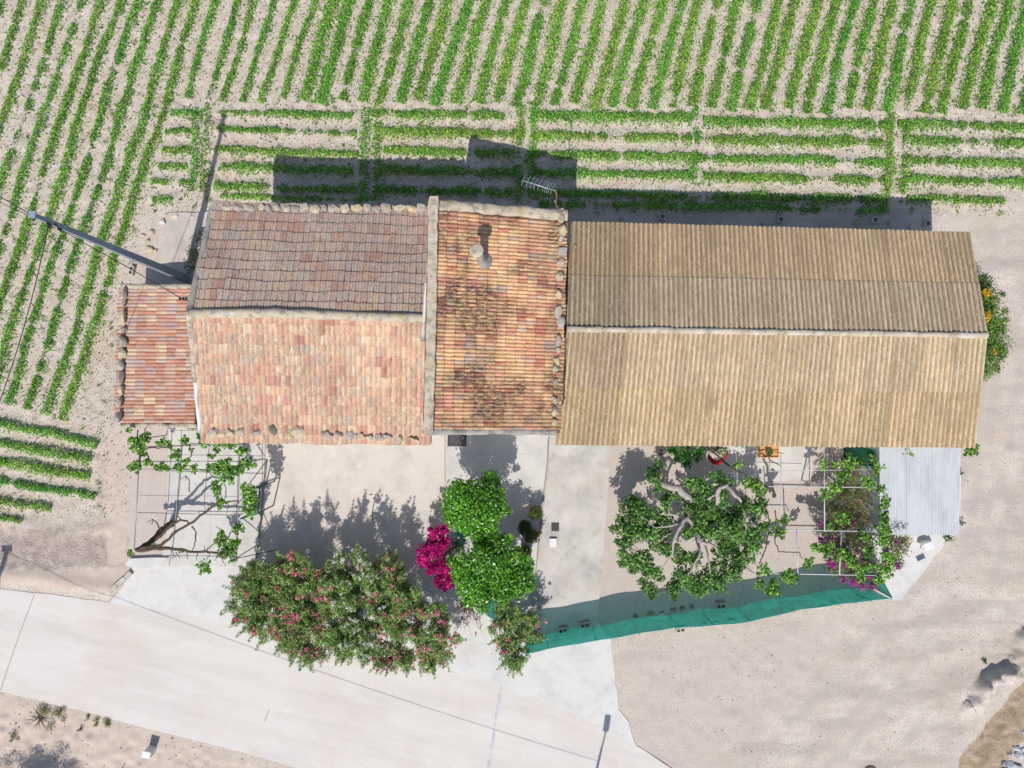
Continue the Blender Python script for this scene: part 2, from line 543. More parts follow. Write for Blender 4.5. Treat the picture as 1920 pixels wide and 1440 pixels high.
def sheet(name, pts, z, mat, thick=0.12, rough=0.0, step=0.35, parent=None):
    """A slab with the outline pts (photo pixels on the ground), its top at z."""
    out = []
    n = len(pts)
    for i in range(n):
        a, bb = P(*pts[i]), P(*pts[(i + 1) % n])
        k = max(1, int((bb - a).length / step)) if rough else 1
        for j in range(k):
            p = a.lerp(bb, j / k)
            if rough and j:
                p = p + Vector((random.gauss(0, rough), random.gauss(0, rough), 0))
            out.append(p)
    V = [Vector((p.x, p.y, z)) for p in out] + [Vector((p.x, p.y, z - thick)) for p in out]
    m_ = len(out)
    F = [tuple(range(m_))] + [(i, m_ + i, m_ + (i + 1) % m_, (i + 1) % m_) for i in range(m_)]
    a = sum(out[i].x * out[(i + 1) % m_].y - out[(i + 1) % m_].x * out[i].y for i in range(m_))
    if a < 0:
        F = [tuple(reversed(f)) for f in F]
    o = mesh_obj(name, V, F, mat, parent)
    if parent is None:
        o['kind'] = 'structure'
    return o


def band(name, path, width, height, mat, parent, sink=0.1, jit=0.02, step=0.25, round_=True):
    """An irregular mortar band along a 3D path: a low rounded bead."""
    pts = []
    path = [Vector(p) for p in path]
    for a, bb in zip(path[:-1], path[1:]):
        k = max(1, int((bb - a).length / step))
        pts += [a.lerp(bb, j / k) for j in range(k)]
    pts.append(path[-1])
    prof = [(-0.5, -sink), (-0.5, height * 0.35), (-0.3, height * 0.85), (0.0, height), (0.3, height * 0.85), (0.5, height * 0.35), (0.5, -sink)]
    if not round_:
        prof = [(-0.5, -sink), (-0.5, height * 0.92), (-0.46, height), (0, height), (0.46, height), (0.5, height * 0.92), (0.5, -sink)]
    V, F = [], []
    n = len(pts)
    for i, p in enumerate(pts):
        d = pts[min(i + 1, n - 1)] - pts[max(i - 1, 0)]
        d.z = 0
        d.normalize()
        s = Vector((d.y, -d.x, 0))
        w = width * (1 + random.gauss(0, jit * 3))
        for q, (x, z) in enumerate(prof):
            V.append(p + s * (x * w + random.gauss(0, jit)) + Vector((0, 0, z + (random.gauss(0, jit * 0.7) if 0 < q < 6 else 0))))
    k = len(prof)
    for i in range(n - 1):
        for q in range(k - 1):
            F.append((i * k + q, i * k + q + 1, (i + 1) * k + q + 1, (i + 1) * k + q))
    F.append(tuple(range(k)))
    F.append(tuple((n - 1) * k + q for q in reversed(range(k))))
    return mesh_obj(name, V, F, mat, parent, smooth=round_)


def prism(name, corners, mat, parent):
    """Walls from the ground up to the given 3D top points (in order)."""
    n = len(corners)
    V = [Vector((p.x, p.y, -0.1)) for p in corners] + [Vector(p) for p in corners]
    F = [(i, (i + 1) % n, n + (i + 1) % n, n + i) for i in range(n)]
    return mesh_obj(name, V, F, mat, parent)


def rock_geo(c, size, seed, sub=2):
    bm = bmesh.new()
    bmesh.ops.create_icosphere(bm, subdivisions=sub, radius=0.5)
    r = random.Random(seed)
    dirs = [(Vector((r.gauss(0, 1), r.gauss(0, 1), r.gauss(0, 1))).normalized(), r.uniform(0.24, 0.42)) for _ in range(12)]
    ang = r.gauss(0, 0.2)
    R = Matrix.Rotation(ang, 3, 'Z')
    V = []
    for vtx in bm.verts:
        p = vtx.co.copy()
        for d, cut in dirs:
            t = p.dot(d)
            if t > cut:
                p -= d * (t - cut)
        p = R @ Vector((p.x * size[0], p.y * size[1], p.z * size[2]))
        V.append(Vector(c) + p)
    F = [tuple(v.index for v in f.verts) for f in bm.faces]
    bm.free()
    return V, F


def rock(name, c, size, seed, tint, label, cat='stone', group=None, sub=2):
    V, F = rock_geo(c, size, seed, sub)
    o = mesh_obj(name, V, F, M['stone'], None, False, tint=[tint] * len(V))
    return tag(o, label, cat, group)


def leaf_cloud(name, clumps, mat, parent, palette, length, width, density, up=0.6, jitter=0.75, flat=0.75, clump_var=0.18, shell=2.2, minn=6, curl=0.25, droop=0.0):
    """Leaf-sized faces spread through clumps (x,y,z,rx,ry,rz)."""
    palette = np.array(palette, dtype=np.float32)
    allV, allT = [], []
    for cl in clumps:
        x, y, z, rx, ry, rz = cl
        n = max(minn, int(density * (rx * ry + rx * rz) * 2.2))
        d = rng.normal(size=(n, 3))
        d /= np.linalg.norm(d, axis=1)[:, None]
        r = rng.random(n) ** (1 / shell)
        r = r * (1 + 0.18 * rng.normal(size=n))
        p = d * r[:, None] * np.array([rx, ry, rz]) + np.array([x, y, z])
        nrm = d * 0.55 + np.array([0, 0, up]) + rng.normal(size=(n, 3)) * jitter * 0.6
        nrm /= np.linalg.norm(nrm, axis=1)[:, None]
        t = rng.normal(size=(n, 3))
        t[:, 2] -= droop
        t += d * 0.4
        t -= nrm * (t * nrm).sum(1)[:, None]
        t /= np.linalg.norm(t, axis=1)[:, None] + 1e-9
        bb = np.cross(nrm, t)
        L = length * rng.uniform(0.6, 1.25, n)[:, None]
        W = width * rng.uniform(0.7, 1.2, n)[:, None]
        v0 = p - t * L * 0.5
        v1 = p + bb * W * 0.5 - t * L * 0.05 - nrm * W * curl * 0.5
        v2 = p + t * L * 0.5 - nrm * L * curl * 0.5
        v3 = p - bb * W * 0.5 - t * L * 0.05 - nrm * W * curl * 0.5
        allV.append(np.stack([v0, v1, v2, v3], 1).reshape(-1, 3))
        pick = palette[rng.integers(0, len(palette), n)]
        pick = pick * (1 + rng.normal() * clump_var) * np.clip(1 + rng.normal(size=(n, 1)) * 0.2, 0.45, 1.7)
        allT.append(np.repeat(np.clip(pick, 0.004, 0.9), 4, axis=0))
    V = np.concatenate(allV)
    T = np.concatenate(allT)
    V[:, 2] = np.maximum(V[:, 2], 0.015)
    F = np.arange(len(V)).reshape(-1, 4)
    return np_mesh(name, V, F, mat, parent, tint=T)


def limb(a, bb, r0, r1, sag=0.2, n=6, wob=0.08):
    a, bb = Vector(a), Vector(bb)
    pts, rad = [], []
    L = (bb - a).length
    w = Vector((random.gauss(0, wob), random.gauss(0, wob), random.gauss(0, wob * 0.4))) * L
    for i in range(n + 1):
        t = i / n
        p = a.lerp(bb, t) + w * math.sin(math.pi * t) + Vector((0, 0, sag * L * math.sin(math.pi * t)))
        if 0 < i < n:
            p += Vector((random.gauss(0, 1), random.gauss(0, 1), random.gauss(0, 1))) * L * 0.012
        pts.append(p)
        rad.append(r0 + (r1 - r0) * t)
    return pts, rad


# ------------------------------------------------------------------ crop rows (laid out first: the soil is ridged under them)
ROWS = []      # (points px, width m, density, gap 0..1, height, label, group)
for n in range(-4, 51):
    x0 = 157 + 36.1 * n + random.gauss(0, 1.5)
    sl = min(0.335, 0.32 - 0.0018 * (n - 6))
    if n <= 6:
        yend = 787 - (6 - n) * 10
        yend = min(yend, x0 / sl + 60)
        wid, den, gap = 0.4, 0.95, 0.14
        if n < 1:
            wid, den, gap = 0.4, 0.8, 0.26
        lab = '%s long crop row from the left edge of the photo, beside the pole' % nth(n + 5)
        grp = 'long crop rows left of the farmhouse'
    else:
        yend = 190 + 22 * min(1, max(0, (n - 10) / 30)) + random.uniform(-6, 6)
        wid, den, gap = (0.35, 0.9, 0.16) if n < 13 else (0.5, 1.15, 0.12)
        lab = '%s slanting green crop row of the upper field, counted from the left' % nth(n - 6)
        grp = 'slanting crop rows of the upper field'
    ys = np.linspace(-30, yend, max(4, int(yend / 35)))
    pts = [(x0 - sl * y + random.gauss(0, 1.6) + 2.5 * math.sin(y / 60 + n * 0.7), y) for y in ys]
    ROWS.append((pts, wid, den, gap, 0.22, lab, grp))

BL = ['leftmost', 'second', 'third', 'fourth', 'rightmost']
blocks = [
    ((418, 662), [216, 248, 286, 318, 354, 373], [0.3, 0.3, 0.3, 0.34, 0.32, 0.22]),
    ((722, 962), [217, 252, 287, 322, 360], [0.36, 0.4, 0.36, 0.38, 0.36]),
    ((1012, 1286), [221, 258, 294, 328, 366, 386], [0.42, 0.36, 0.36, 0.36, 0.34, 0.3]),
    ((1326, 1648), [233, 266, 302, 336, 373, 392], [0.42, 0.42, 0.36, 0.38, 0.36, 0.28]),
    ((1706, 1925), [237, 268, 305, 341, 377], [0.4, 0.38, 0.36, 0.36, 0.32]),
]
for bi, ((xa, xb), yy, ww) in enumerate(blocks):
    for ri, (y, w) in enumerate(zip(yy, ww)):
        a, e = xa + random.uniform(-26, 0), xb + random.uniform(0, 24)
        k = int((e - a) / 30)
        pts = [(a + (e - a) * j / k, y + (j / k - 0.5) * 7 + random.gauss(0, 1.2)) for j in range(k + 1)]
        gap = 0.32 if (ri == len(yy) - 1 and bi in (0, 2, 3)) else 0.2
        if bi == 4 and ri == 4:
            pts = [p for p in pts if p[0] < 1890]
        den = 0.85 if bi in (0, 4) else 1.0
        w *= 1.22
        ROWS.append((pts, w, den, gap, 0.2, '%s crop row from the top in the %s level block behind the buildings' % (nth(ri + 1), BL[bi]), 'level crop rows behind the buildings'))
for y, xa, xb, i in [(214, 322, 372, 1), (248, 312, 360, 2), (284, 305, 360, 3), (314, 300, 352, 4), (342, 284, 362, 5), (376, 288, 326, 6)]:
    k = 4
    pts = [(xa + (xb - xa) * j / k, y + random.gauss(0, 1.5)) for j in range(k + 1)]
    ROWS.append((pts, 0.36, 0.8, 0.2, 0.18, '%s short tuft row from the top, left of the pole shadow' % nth(i), 'short tuft rows by the pole shadow'))
for x, ya, yb, d, lab in [(386, 195, 360, 0.45, 'sparse crop strip running down beside the pole shadow'),
                       (367, 205, 360, 0.6, 'thin crop strip running down just left of the pole shadow'),
                       (684, 205, 378, 0.75, 'left crop strip in the lane between leftmost and second level blocks'),
                       (708, 190, 378, 0.7, 'right crop strip in the lane between leftmost and second level blocks'),
                       (973, 200, 382, 0.85, 'left crop strip in the lane between second and third level blocks'),
                       (998, 195, 345, 0.8, 'right crop strip in the lane between second and third level blocks'),
                       (1301, 200, 400, 0.8, 'crop strip in the lane between third and fourth level blocks'),
                       (1664, 215, 400, 0.85, 'left crop strip in the lane between fourth and rightmost level blocks'),
                       (1694, 225, 365, 0.75, 'right crop strip in the lane between fourth and rightmost level blocks')]:
    k = 6
    pts = [(x + random.gauss(0, 2.2) - (j / k - .5) * 6, ya + (yb - ya) * j / k) for j in range(k + 1)]
    ROWS.append((pts, 0.46, d * .8, 0.3, 0.18, lab, 'crop strips down the field lanes'))
for i, (a, e, w, g) in enumerate([((-20, 788), (186, 831), 0.38, 0.25), ((-20, 827), (176, 861), 0.4, 0.1), ((-20, 862), (172, 893), 0.42, 0.05),
                                  ((-20, 898), (182, 930), 0.4, 0.12), ((-20, 937), (100, 953), 0.4, 0.3), ((-20, 968), (46, 975), 0.3, 0.3)]):
    k = 7
    pts = [(a[0] + (e[0] - a[0]) * j / k, a[1] + (e[1] - a[1]) * j / k + random.gauss(0, 1.5)) for j in range(k + 1)]
    ROWS.append((pts, w, 1.0, g, 0.24, '%s from the top of the crop rows at the left edge below the slanting field' % nth(i + 1), 'crop rows at the lower left'))


# ------------------------------------------------------------------ the ground
def poly_dist(X, Y, poly):
    """signed distance in px, positive inside"""
    ins = np.zeros(X.shape, bool)
    dist = np.full(X.shape, 1e9)
    n = len(poly)
    for i in range(n):
        x1, y1 = poly[i]
        x2, y2 = poly[(i + 1) % n]
        cond = ((y1 > Y) != (y2 > Y))
        xi = (x2 - x1) * (Y - y1) / ((y2 - y1) if y2 != y1 else 1e-9) + x1
        ins ^= cond & (X < xi)
        dx, dy = x2 - x1, y2 - y1
        t = np.clip(((X - x1) * dx + (Y - y1) * dy) / (dx * dx + dy * dy + 1e-9), 0, 1)
        dist = np.minimum(dist, np.hypot(X - (x1 + t * dx), Y - (y1 + t * dy)))
    return np.where(ins, dist, -dist)


def line_dist(X, Y, pts):
    dist = np.full(X.shape, 1e9)
    side = np.zeros(X.shape)
    for (x1, y1), (x2, y2) in zip(pts[:-1], pts[1:]):
        dx, dy = x2 - x1, y2 - y1
        t = np.clip(((X - x1) * dx + (Y - y1) * dy) / (dx * dx + dy * dy + 1e-9), 0, 1)
        d = np.hypot(X - (x1 + t * dx), Y - (y1 + t * dy))
        s = np.sign(dx * (Y - y1) - dy * (X - x1))
        side = np.where(d < dist, s, side)
        dist = np.minimum(dist, d)
    return dist, side


far = np.array([27, 32, 40, 55, 80, 130, 250.0])
gx = np.concatenate([-far[::-1], np.arange(-24, 24.01, 0.1), far])
gy = np.concatenate([-far[::-1] - 3, np.arange(-19, 19.01, 0.1), far + 3])
GX, GY = np.meshgrid(gx, gy)
PX = GX * S + 960
PY = 720 - GY * S
Z = np.zeros_like(GX)
rowmax = np.zeros_like(GX)
for pts, w, den, gap, h, lab, grp in ROWS:
    xs = [p[0] for p in pts]; ys = [p[1] for p in pts]
    msk = (PX > min(xs) - 40) & (PX < max(xs) + 40) & (PY > min(ys) - 40) & (PY < max(ys) + 40)
    idx = np.where(msk)
    if len(idx[0]) == 0:
        continue
    d, _ = line_dist(PX[idx], PY[idx], pts)
    rowmax[idx] = np.maximum(rowmax[idx], np.exp(-(d / 11.0) ** 2))
Z += 0.085 * rowmax
fieldpoly = [(-200, -200), (2120, -200), (2120, 395), (1830, 400), (1060, 395), (400, 385), (260, 400), (205, 800), (205, 960), (-200, 985)]
fd = poly_dist(PX, PY, fieldpoly)
fw = np.clip(fd / 14 + 0.5, 0, 1)


def smooth_noise(shape, cell, seed):
    r = np.random.default_rng(seed)
    a = r.normal(size=(int(shape[0] / cell) + 3, int(shape[1] / cell) + 3))
    yy = np.arange(shape[0]) / cell
    xx = np.arange(shape[1]) / cell
    y0 = yy.astype(int); x0 = xx.astype(int)
    fy = (yy - y0)[:, None]; fx = (xx - x0)[None, :]
    fy = fy * fy * (3 - 2 * fy); fx = fx * fx * (3 - 2 * fx)
    return (a[y0][:, x0] * (1 - fy) * (1 - fx) + a[y0 + 1][:, x0] * fy * (1 - fx) + a[y0][:, x0 + 1] * (1 - fy) * fx + a[y0 + 1][:, x0 + 1] * fy * fx)


rough_ = smooth_noise(GX.shape, 1.6, 1) * 0.016 + smooth_noise(GX.shape, 5, 2) * 0.014
Z += rough_ * fw
# earth banks at the right edge
for pts, hh in [([(1822, 1300), (1836, 1280), (1852, 1262), (1872, 1256), (1892, 1252), (1908, 1240)], 0.62), ([(1900, 1212), (1908, 1192), (1935, 1168)], 0.45)]:
    d, sd = line_dist(PX, PY, pts)
    ends = np.clip(np.minimum(np.hypot(PX - pts[0][0], PY - pts[0][1]), np.hypot(PX - pts[-1][0], PY - pts[-1][1])) / 22, 0.12, 1)
    prof = np.where(sd < 0, np.exp(-(d / 4.0) ** 2), np.exp(-(d / 30.0) ** 2))
    Z += hh * prof * ends * (1 + .18 * smooth_noise(GX.shape, 2.2, 21)) + .02 * smooth_noise(GX.shape, 1.3, 22) * np.exp(-(d / 40) ** 2)
# ploughed cut and rubble strip at the lower right
d, sd = line_dist(PX, PY, [(1800, 1470), (1850, 1390), (1890, 1330), (1960, 1220)])
Z -= 0.16 * np.exp(-(d / 16) ** 2)
rr = smooth_noise(GX.shape, 2.0, 5)
brn = poly_dist(PX, PY, [(1790, 1500), (1800, 1420), (1850, 1360), (1885, 1325), (1960, 1210), (1960, 1350), (1900, 1400), (1870, 1500)])
Z += 0.05 * rr * np.clip(brn / 10 + .5, 0, 1)
d, _ = line_dist(PX, PY, [(-80, 965), (30, 985), (120, 1000), (200, 990)])
Z += 0.10 * np.exp(-(d / 12) ** 2)
d, _ = line_dist(PX, PY, [(-80, 1078), (60, 1082), (205, 1105)])
Z += 0.14 * np.exp(-(d / 15) ** 2)
darkp = poly_dist(PX, PY, [(-80, 985), (60, 992), (200, 1000), (243, 1010), (235, 1062), (100, 1068), (-80, 1062)])
Z += np.clip(darkp / 12 + .5, 0, 1) * smooth_noise(GX.shape, 1.3, 8) * 0.02
verge = poly_dist(PX, PY, [(-90, 1290), (130, 1335), (300, 1378), (560, 1450), (560, 1700), (-90, 1700)])
Z += np.clip(verge / 25, 0, 1) * (smooth_noise(GX.shape, 3, 9) * 0.035 + smooth_noise(GX.shape, 1.2, 10) * 0.012)
yardm = poly_dist(PX, PY, [(1840, 380), (2300, 380), (2300, 1700), (1300, 1700), (1200, 1400), (1150, 1210), (1680, 1130), (1840, 850)])
Z += np.clip(yardm / 40, 0, 1) * (smooth_noise(GX.shape, 4, 11) * 0.012 + smooth_noise(GX.shape, 12, 12) * 0.02)

ny, nx = GX.shape
GV = np.stack([GX, GY, Z], -1).reshape(-1, 3)
ii = np.arange(ny * nx).reshape(ny, nx)
GF = np.stack([ii[:-1, :-1], ii[:-1, 1:], ii[1:, 1:], ii[1:, :-1]], -1).reshape(-1, 4)
ground = np_mesh('ground', GV, GF, M['ground'], None, smooth=True, recentre=False)
ground['kind'] = 'structure'


def fe(d, f):
    return np.clip(d / (2 * f) + 0.5, 0, 1)


gravel = np.maximum(fe(poly_dist(PX, PY, [(1110, 800), (1650, 800), (1650, 1105), (1100, 1190)]), 5),
                    0.62 * fe(poly_dist(PX, PY, [(1140, 1200), (1600, 1130), (1640, 1160), (1500, 1330), (1330, 1480), (1230, 1480), (1170, 1390)]), 50))
gravel = np.maximum(gravel, fe(poly_dist(PX, PY, [(240, 790), (320, 790), (320, 1050), (240, 1050)]), 6))
gravel = np.maximum(gravel, 0.5 * fe(poly_dist(PX, PY, [(290, 395), (400, 395), (400, 540), (270, 540)]), 14))
dirtz = np.maximum(fe(yardm, 18), fe(poly_dist(PX, PY, [(1060, 392), (2300, 404), (2300, 470), (1060, 470)]), 10))
darkz = fe(darkp, 16)
brownz = fe(brn, 9)
brownz = np.maximum(brownz, 0.0 * fe(-np.abs(poly_dist(PX, PY, [(-90, 1000), (215, 1000), (225, 1116), (-90, 1092)])) + 9, 6) * (PY > 1060))
pinkz = np.maximum(fe(poly_dist(PX, PY, [(-90, 1066), (100, 1072), (236, 1064), (210, 1110), (60, 1098), (-90, 1090)]), 7), 0.9 * fe(verge, 20))
pinkz = np.maximum(pinkz, 0.8 * fe(poly_dist(PX, PY, [(188, 800), (240, 800), (240, 1060), (200, 1060)]), 10))
trk_ = np.zeros_like(GX)
for off_ in (-38, 38):
    for pl in ([(1420, 1470), (1560, 1330), (1690, 1180), (1790, 1020), (1860, 850), (1885, 650), (1895, 440)], [(1560, 1480), (1690, 1350), (1790, 1190), (1850, 1010), (1885, 800), (1920, 600)]):
        d, _ = line_dist(PX, PY, [(x + off_ * .8, y + off_ * .5) for x, y in pl])
        trk_ = np.maximum(trk_, np.exp(-(d / 11.0) ** 2) * np.clip(.55 + .5 * smooth_noise(GX.shape, 9, 31), 0, 1))
Z -= 0
for nm, chans in (('zone_a', (gravel, dirtz, darkz)), ('zone_b', (brownz, pinkz, trk_))):
    at = ground.data.color_attributes.new(nm, 'FLOAT_COLOR', 'POINT')
    arr = np.ones((ny * nx, 4), dtype=np.float32)
    for q in range(3):
        arr[:, q] = chans[q].ravel()
    at.data.foreach_set('color', arr.ravel())

# concrete
sheet('road', [(-120, 1085), (0, 1104), (110, 1116), (204, 1129), (222, 1118), (350, 1140), (500, 1170), (660, 1203), (830, 1241), (945, 1268), (1060, 1312), (1180, 1378), (1194, 1398), (1262, 1442), (1420, 1560), (960, 1570), (560, 1441), (450, 1408), (300, 1371), (130, 1327), (0, 1295), (-120, 1270)], 0.03, M['road'], rough=0.012)
sheet('apron', [(206, 1129), (232, 1098), (248, 1066), (248, 1054), (500, 1030), (1030, 1050), (1145, 1195), (1152, 1260), (1160, 1330), (1178, 1352), (1190, 1393), (1060, 1330), (945, 1285), (830, 1255), (660, 1217), (500, 1184), (350, 1153)], 0.036, M['apron'], rough=0.02)
sheet('patio', [(316, 790), (492, 790), (492, 1062), (300, 1062), (314, 1000)], 0.044, M['patio_grey'])
sheet('patio', [(495, 800), (834, 800), (834, 990), (815, 1090), (490, 1090)], 0.048, M['patio_warm'])
sheet('patio', [(837, 790), (1030, 790), (1026, 868), (1014, 960), (1000, 1120), (835, 1120)], 0.05, M['patio_grey'])
sheet('driveway', [(1030, 800), (1146, 800), (1142, 880), (1128, 1080), (1117, 1188), (980, 1215), (1004, 1080), (1018, 960), (1029, 868)], 0.058, M['drive'])
sheet('pavement', [(1330, 800), (1522, 800), (1522, 898), (1340, 910)], 0.02, M['patio_grey'], rough=0.02)
sheet('pavement', [(1590, 820), (1800, 820), (1800, 1000), (1770, 1022), (1690, 1125), (1660, 1125), (1640, 1060), (1600, 1000)], 0.024, M['apron'], rough=0.03)
sheet('terrace', [(318, 400), (400, 398), (400, 575), (270, 575), (296, 500), (306, 460), (314, 430)], 0.09, M['terrace'], thick=0.2, rough=0.02)


def strip(name, pts, w, z, mat):
    V, F = [], []
    q = [P(*p) for p in pts]
    for i, p in enumerate(q):
        d = (q[min(i + 1, len(q) - 1)] - q[max(i - 1, 0)]).normalized()
        s = Vector((d.y, -d.x, 0)) * w / 2 * random.uniform(0.8, 1.2)
        V += [Vector((p.x, p.y, z)) + s, Vector((p.x, p.y, z)) - s]
    F = [(2 * i, 2 * i + 1, 2 * i + 3, 2 * i + 2) for i in range(len(q) - 1)]
    o = mesh_obj(name, V, F, mat)
    o['kind'] = 'structure'
    return o


strip('road_joint', [(66, 1113), (40, 1182), (18, 1245), (2, 1294)], 0.028, 0.034, M['joint'])  # shadow of an overhead cable, painted as a thin grey strip
strip('road_joint', [(940, 1286), (936, 1310), (929, 1345), (925, 1385), (918, 1425), (910, 1470)], 0.12, 0.034, M['joint_light'])
strip('road_joint', [(505, 1330), (496, 1352)], 0.03, 0.034, M['joint'])
strip('patio_joint', [(341, 805), (339, 900), (327, 1010), (318, 1060)], 0.035, 0.049, M['joint'])
strip('patio_joint', [(448, 830), (445, 950), (442, 1060)], 0.03, 0.049, M['joint'])
strip('patio_joint', [(397, 830), (396, 950), (392, 1058)], 0.02, 0.049, M['joint_light'])
strip('patio_joint', [(655, 835), (652, 1030)], 0.025, 0.053, M['joint_light'])
strip('patio_joint', [(553, 900), (552, 1020)], 0.02, 0.053, M['joint_light'])
strip('patio_joint', [(1028, 820), (1026, 868), (1014, 962), (1004, 1080)], 0.05, 0.063, M['joint'])
strip('patio_joint', [(840, 848), (1020, 852)], 0.02, 0.0545, M['joint_light'])

# the kerb stone at the corner of the apron
V, F = [], []
kp = [P(208, 1108), P(222, 1096), P(238, 1082), P(248, 1072)]
for i in range(3):
    a, e = kp[i], kp[i + 1]
    mid = (a + e) / 2
    d = e - a
    v, f = box_geo((mid.x, mid.y, 0.09), (d.length + 0.02, 0.2, 0.16), math.atan2(d.y, d.x), len(V))
    V += v; F += f
tag(mesh_obj('kerb', V, F, M['block']), kind='structure')
# low kerb and half-round step at the foot of the vine
sheet('step', [(238, 1058), (246, 1046), (290, 1044), (318, 1044), (306, 1058), (270, 1066)], 0.16, M['apron'], thick=0.18, rough=0.01)


# ------------------------------------------------------------------ crop leaves
PAL_CROP = [C(110, 170, 50, 1.0), C(92, 154, 44, 1.0), C(132, 188, 66, 1.0), C(72, 130, 40, 1.0), C(156, 200, 94, 1.0), C(174, 192, 108, 1.0), C(58, 110, 38, 1.0)]
palc = np.array(PAL_CROP, dtype=np.float32)
for pts, w, den, gap, h, lab, grp in ROWS:
    q = np.array([tuple(P(x, y))[:2] for x, y in pts])
    seg = np.linalg.norm(np.diff(q, axis=0), axis=1)
    L = seg.sum()
    cum = np.concatenate([[0], np.cumsum(seg)])
    n = int(L * 400 * (w / 0.4) * den)
    s = rng.random(n) * L
    # plants along the row, with gaps
    cells = rng.random(int(L / 0.28) + 2)
    lf = np.interp(s / 0.28, np.arange(len(cells)), cells)
    sl_ = rng.random(int(L / 1.3) + 3)
    ls = np.interp(s / 1.3, np.arange(len(sl_)), sl_)
    q_ = (0.6 * lf + 0.4 * ls)
    keep = rng.random(n) < np.clip((q_ - gap * 0.75) / 0.22, 0.12, 1.0)
    vig = np.clip(0.55 + 0.7 * (0.55 * lf + 0.45 * ls) - gap * 0.3, 0.42, 1.15)
    s, vig = s[keep], vig[keep]
    n = len(s)
    if n < 5:
        continue
    cx = np.interp(s, cum, q[:, 0]); cy = np.interp(s, cum, q[:, 1])
    k = np.clip(np.searchsorted(cum, s) - 1, 0, len(seg) - 1)
    dr = (q[1:] - q[:-1]) / seg[:, None]
    nrm2 = np.stack([-dr[k, 1], dr[k, 0]], 1)
    u = np.clip(rng.normal(size=n) * np.where(rng.random(n) < .12, 1.0, 0.52), -2.6, 2.6)
    lat = u * w * 0.5 * vig * 1.15
    hh = h * vig * np.clip(1 - 0.7 * u ** 2, 0.12, 1) * (0.35 + 0.65 * rng.random(n) ** 0.5)
    p = np.stack([cx + nrm2[:, 0] * lat, cy + nrm2[:, 1] * lat, 0.06 + hh], 1)
    nr = rng.normal(size=(n, 3)) * 0.55 + np.array([0, 0, 1.0])
    nr[:, :2] += nrm2 * u[:, None] * 0.5
    nr /= np.linalg.norm(nr, axis=1)[:, None]
    t = rng.normal(size=(n, 3))
    t -= nr * (t * nr).sum(1)[:, None]
    t /= np.linalg.norm(t, axis=1)[:, None]
    bb = np.cross(nr, t)
    Ls = 0.085 * rng.uniform(0.6, 1.3, n)[:, None]
    Ws = Ls * rng.uniform(0.5, 0.75, n)[:, None]
    Vv = np.stack([p - t * Ls * .5, p + bb * Ws * .5, p + t * Ls * .5 - nr * Ls * .15, p - bb * Ws * .5], 1).reshape(-1, 3)
    T = palc[rng.integers(0, len(palc), n)] * np.clip(1 + rng.normal(size=(n, 1)) * 0.18, .5, 1.6)
    T = T * (0.8 + 0.3 * ls[keep][:, None]) * np.array([1 + 0.25 * random.gauss(0, .4), 1.0, 1.0])
    o = np_mesh('crop_row', Vv, np.arange(len(Vv)).reshape(-1, 4), M['crop'], None, tint=np.repeat(T, 4, 0))
    tag(o, lab, 'crop row', grp)

# weeds and straw lying between the rows: nobody could count them
n = 46000
wx = rng.uniform(-23, 23, n); wy = rng.uniform(-6, 17.5, n)
wpx, wpy = wx * S + 960, 720 - wy * S
dens = np.where(wpx < 700, 0.95, 0.5) * (poly_dist(wpx, wpy, fieldpoly) > -6)
dens = np.maximum(dens, 0.55 * ((wpx > 150) & (wpx < 245) & (wpy > 560) & (wpy < 1060)))
keep = rng.random(n) < dens
wx, wy = wx[keep], wy[keep]
n = len(wx)
clx = wx + rng.normal(size=n) * 0.02
nr = rng.normal(size=(n, 3)) * 0.5 + np.array([0, 0, 1.0]); nr /= np.linalg.norm(nr, axis=1)[:, None]
t = rng.normal(size=(n, 3)); t -= nr * (t * nr).sum(1)[:, None]; t /= np.linalg.norm(t, axis=1)[:, None]
bb = np.cross(nr, t)
Ls = rng.uniform(0.04, 0.11, n)[:, None]; Ws = Ls * rng.uniform(0.2, 0.55, n)[:, None]
p = np.stack([clx, wy, rng.uniform(0.02, 0.07, n)], 1)
Vv = np.stack([p - t * Ls * .5, p + bb * Ws * .5, p + t * Ls * .5, p - bb * Ws * .5], 1).reshape(-1, 3)
pal = np.array([C(120, 128, 84), C(98, 118, 66), C(168, 150, 118), C(140, 122, 98), C(84, 112, 56), C(200, 186, 150)], dtype=np.float32)
T = pal[rng.integers(0, len(pal), n)]
o = np_mesh('weed_litter', Vv, np.arange(len(Vv)).reshape(-1, 4), M['crop'], None, tint=np.repeat(T, 4, 0))
tag(o, 'sparse weeds and straw strewn over the bare soil between the crop rows', 'weeds', kind='stuff')

# green weed tufts in the lanes and thin spots of the field
nt_ = 4200
tx = rng.uniform(0, 1920, nt_); ty = rng.uniform(0, 960, nt_)
lane = np.zeros(nt_)
for (x1, x2, y1, y2, dd) in [(285, 420, 190, 400, .9), (655, 725, 190, 395, .9), (955, 1015, 190, 390, .9), (1280, 1335, 190, 405, .9), (1640, 1712, 200, 405, .9), (300, 1920, 188, 240, .75), (1010, 1920, 360, 405, .3), (0, 300, 0, 790, .3), (1600, 1920, 0, 400, .35), (150, 240, 560, 960, .35), (1706, 1920, 240, 360, .6), (400, 660, 235, 380, .35)]:
    lane = np.maximum(lane, dd * ((tx > x1) & (tx < x2) & (ty > y1) & (ty < y2)))
lane *= poly_dist(tx, ty, fieldpoly) > -4
kp_ = rng.random(nt_) < lane
tx, ty = tx[kp_], ty[kp_]
m_ = len(tx); per_ = 16
cxy = np.repeat(np.stack([(tx - 960) / S, (720 - ty) / S], 1), per_, 0)
sz = np.repeat(rng.uniform(.05, .15, m_), per_)
off_ = rng.normal(size=(m_ * per_, 2)) * sz[:, None] * .6
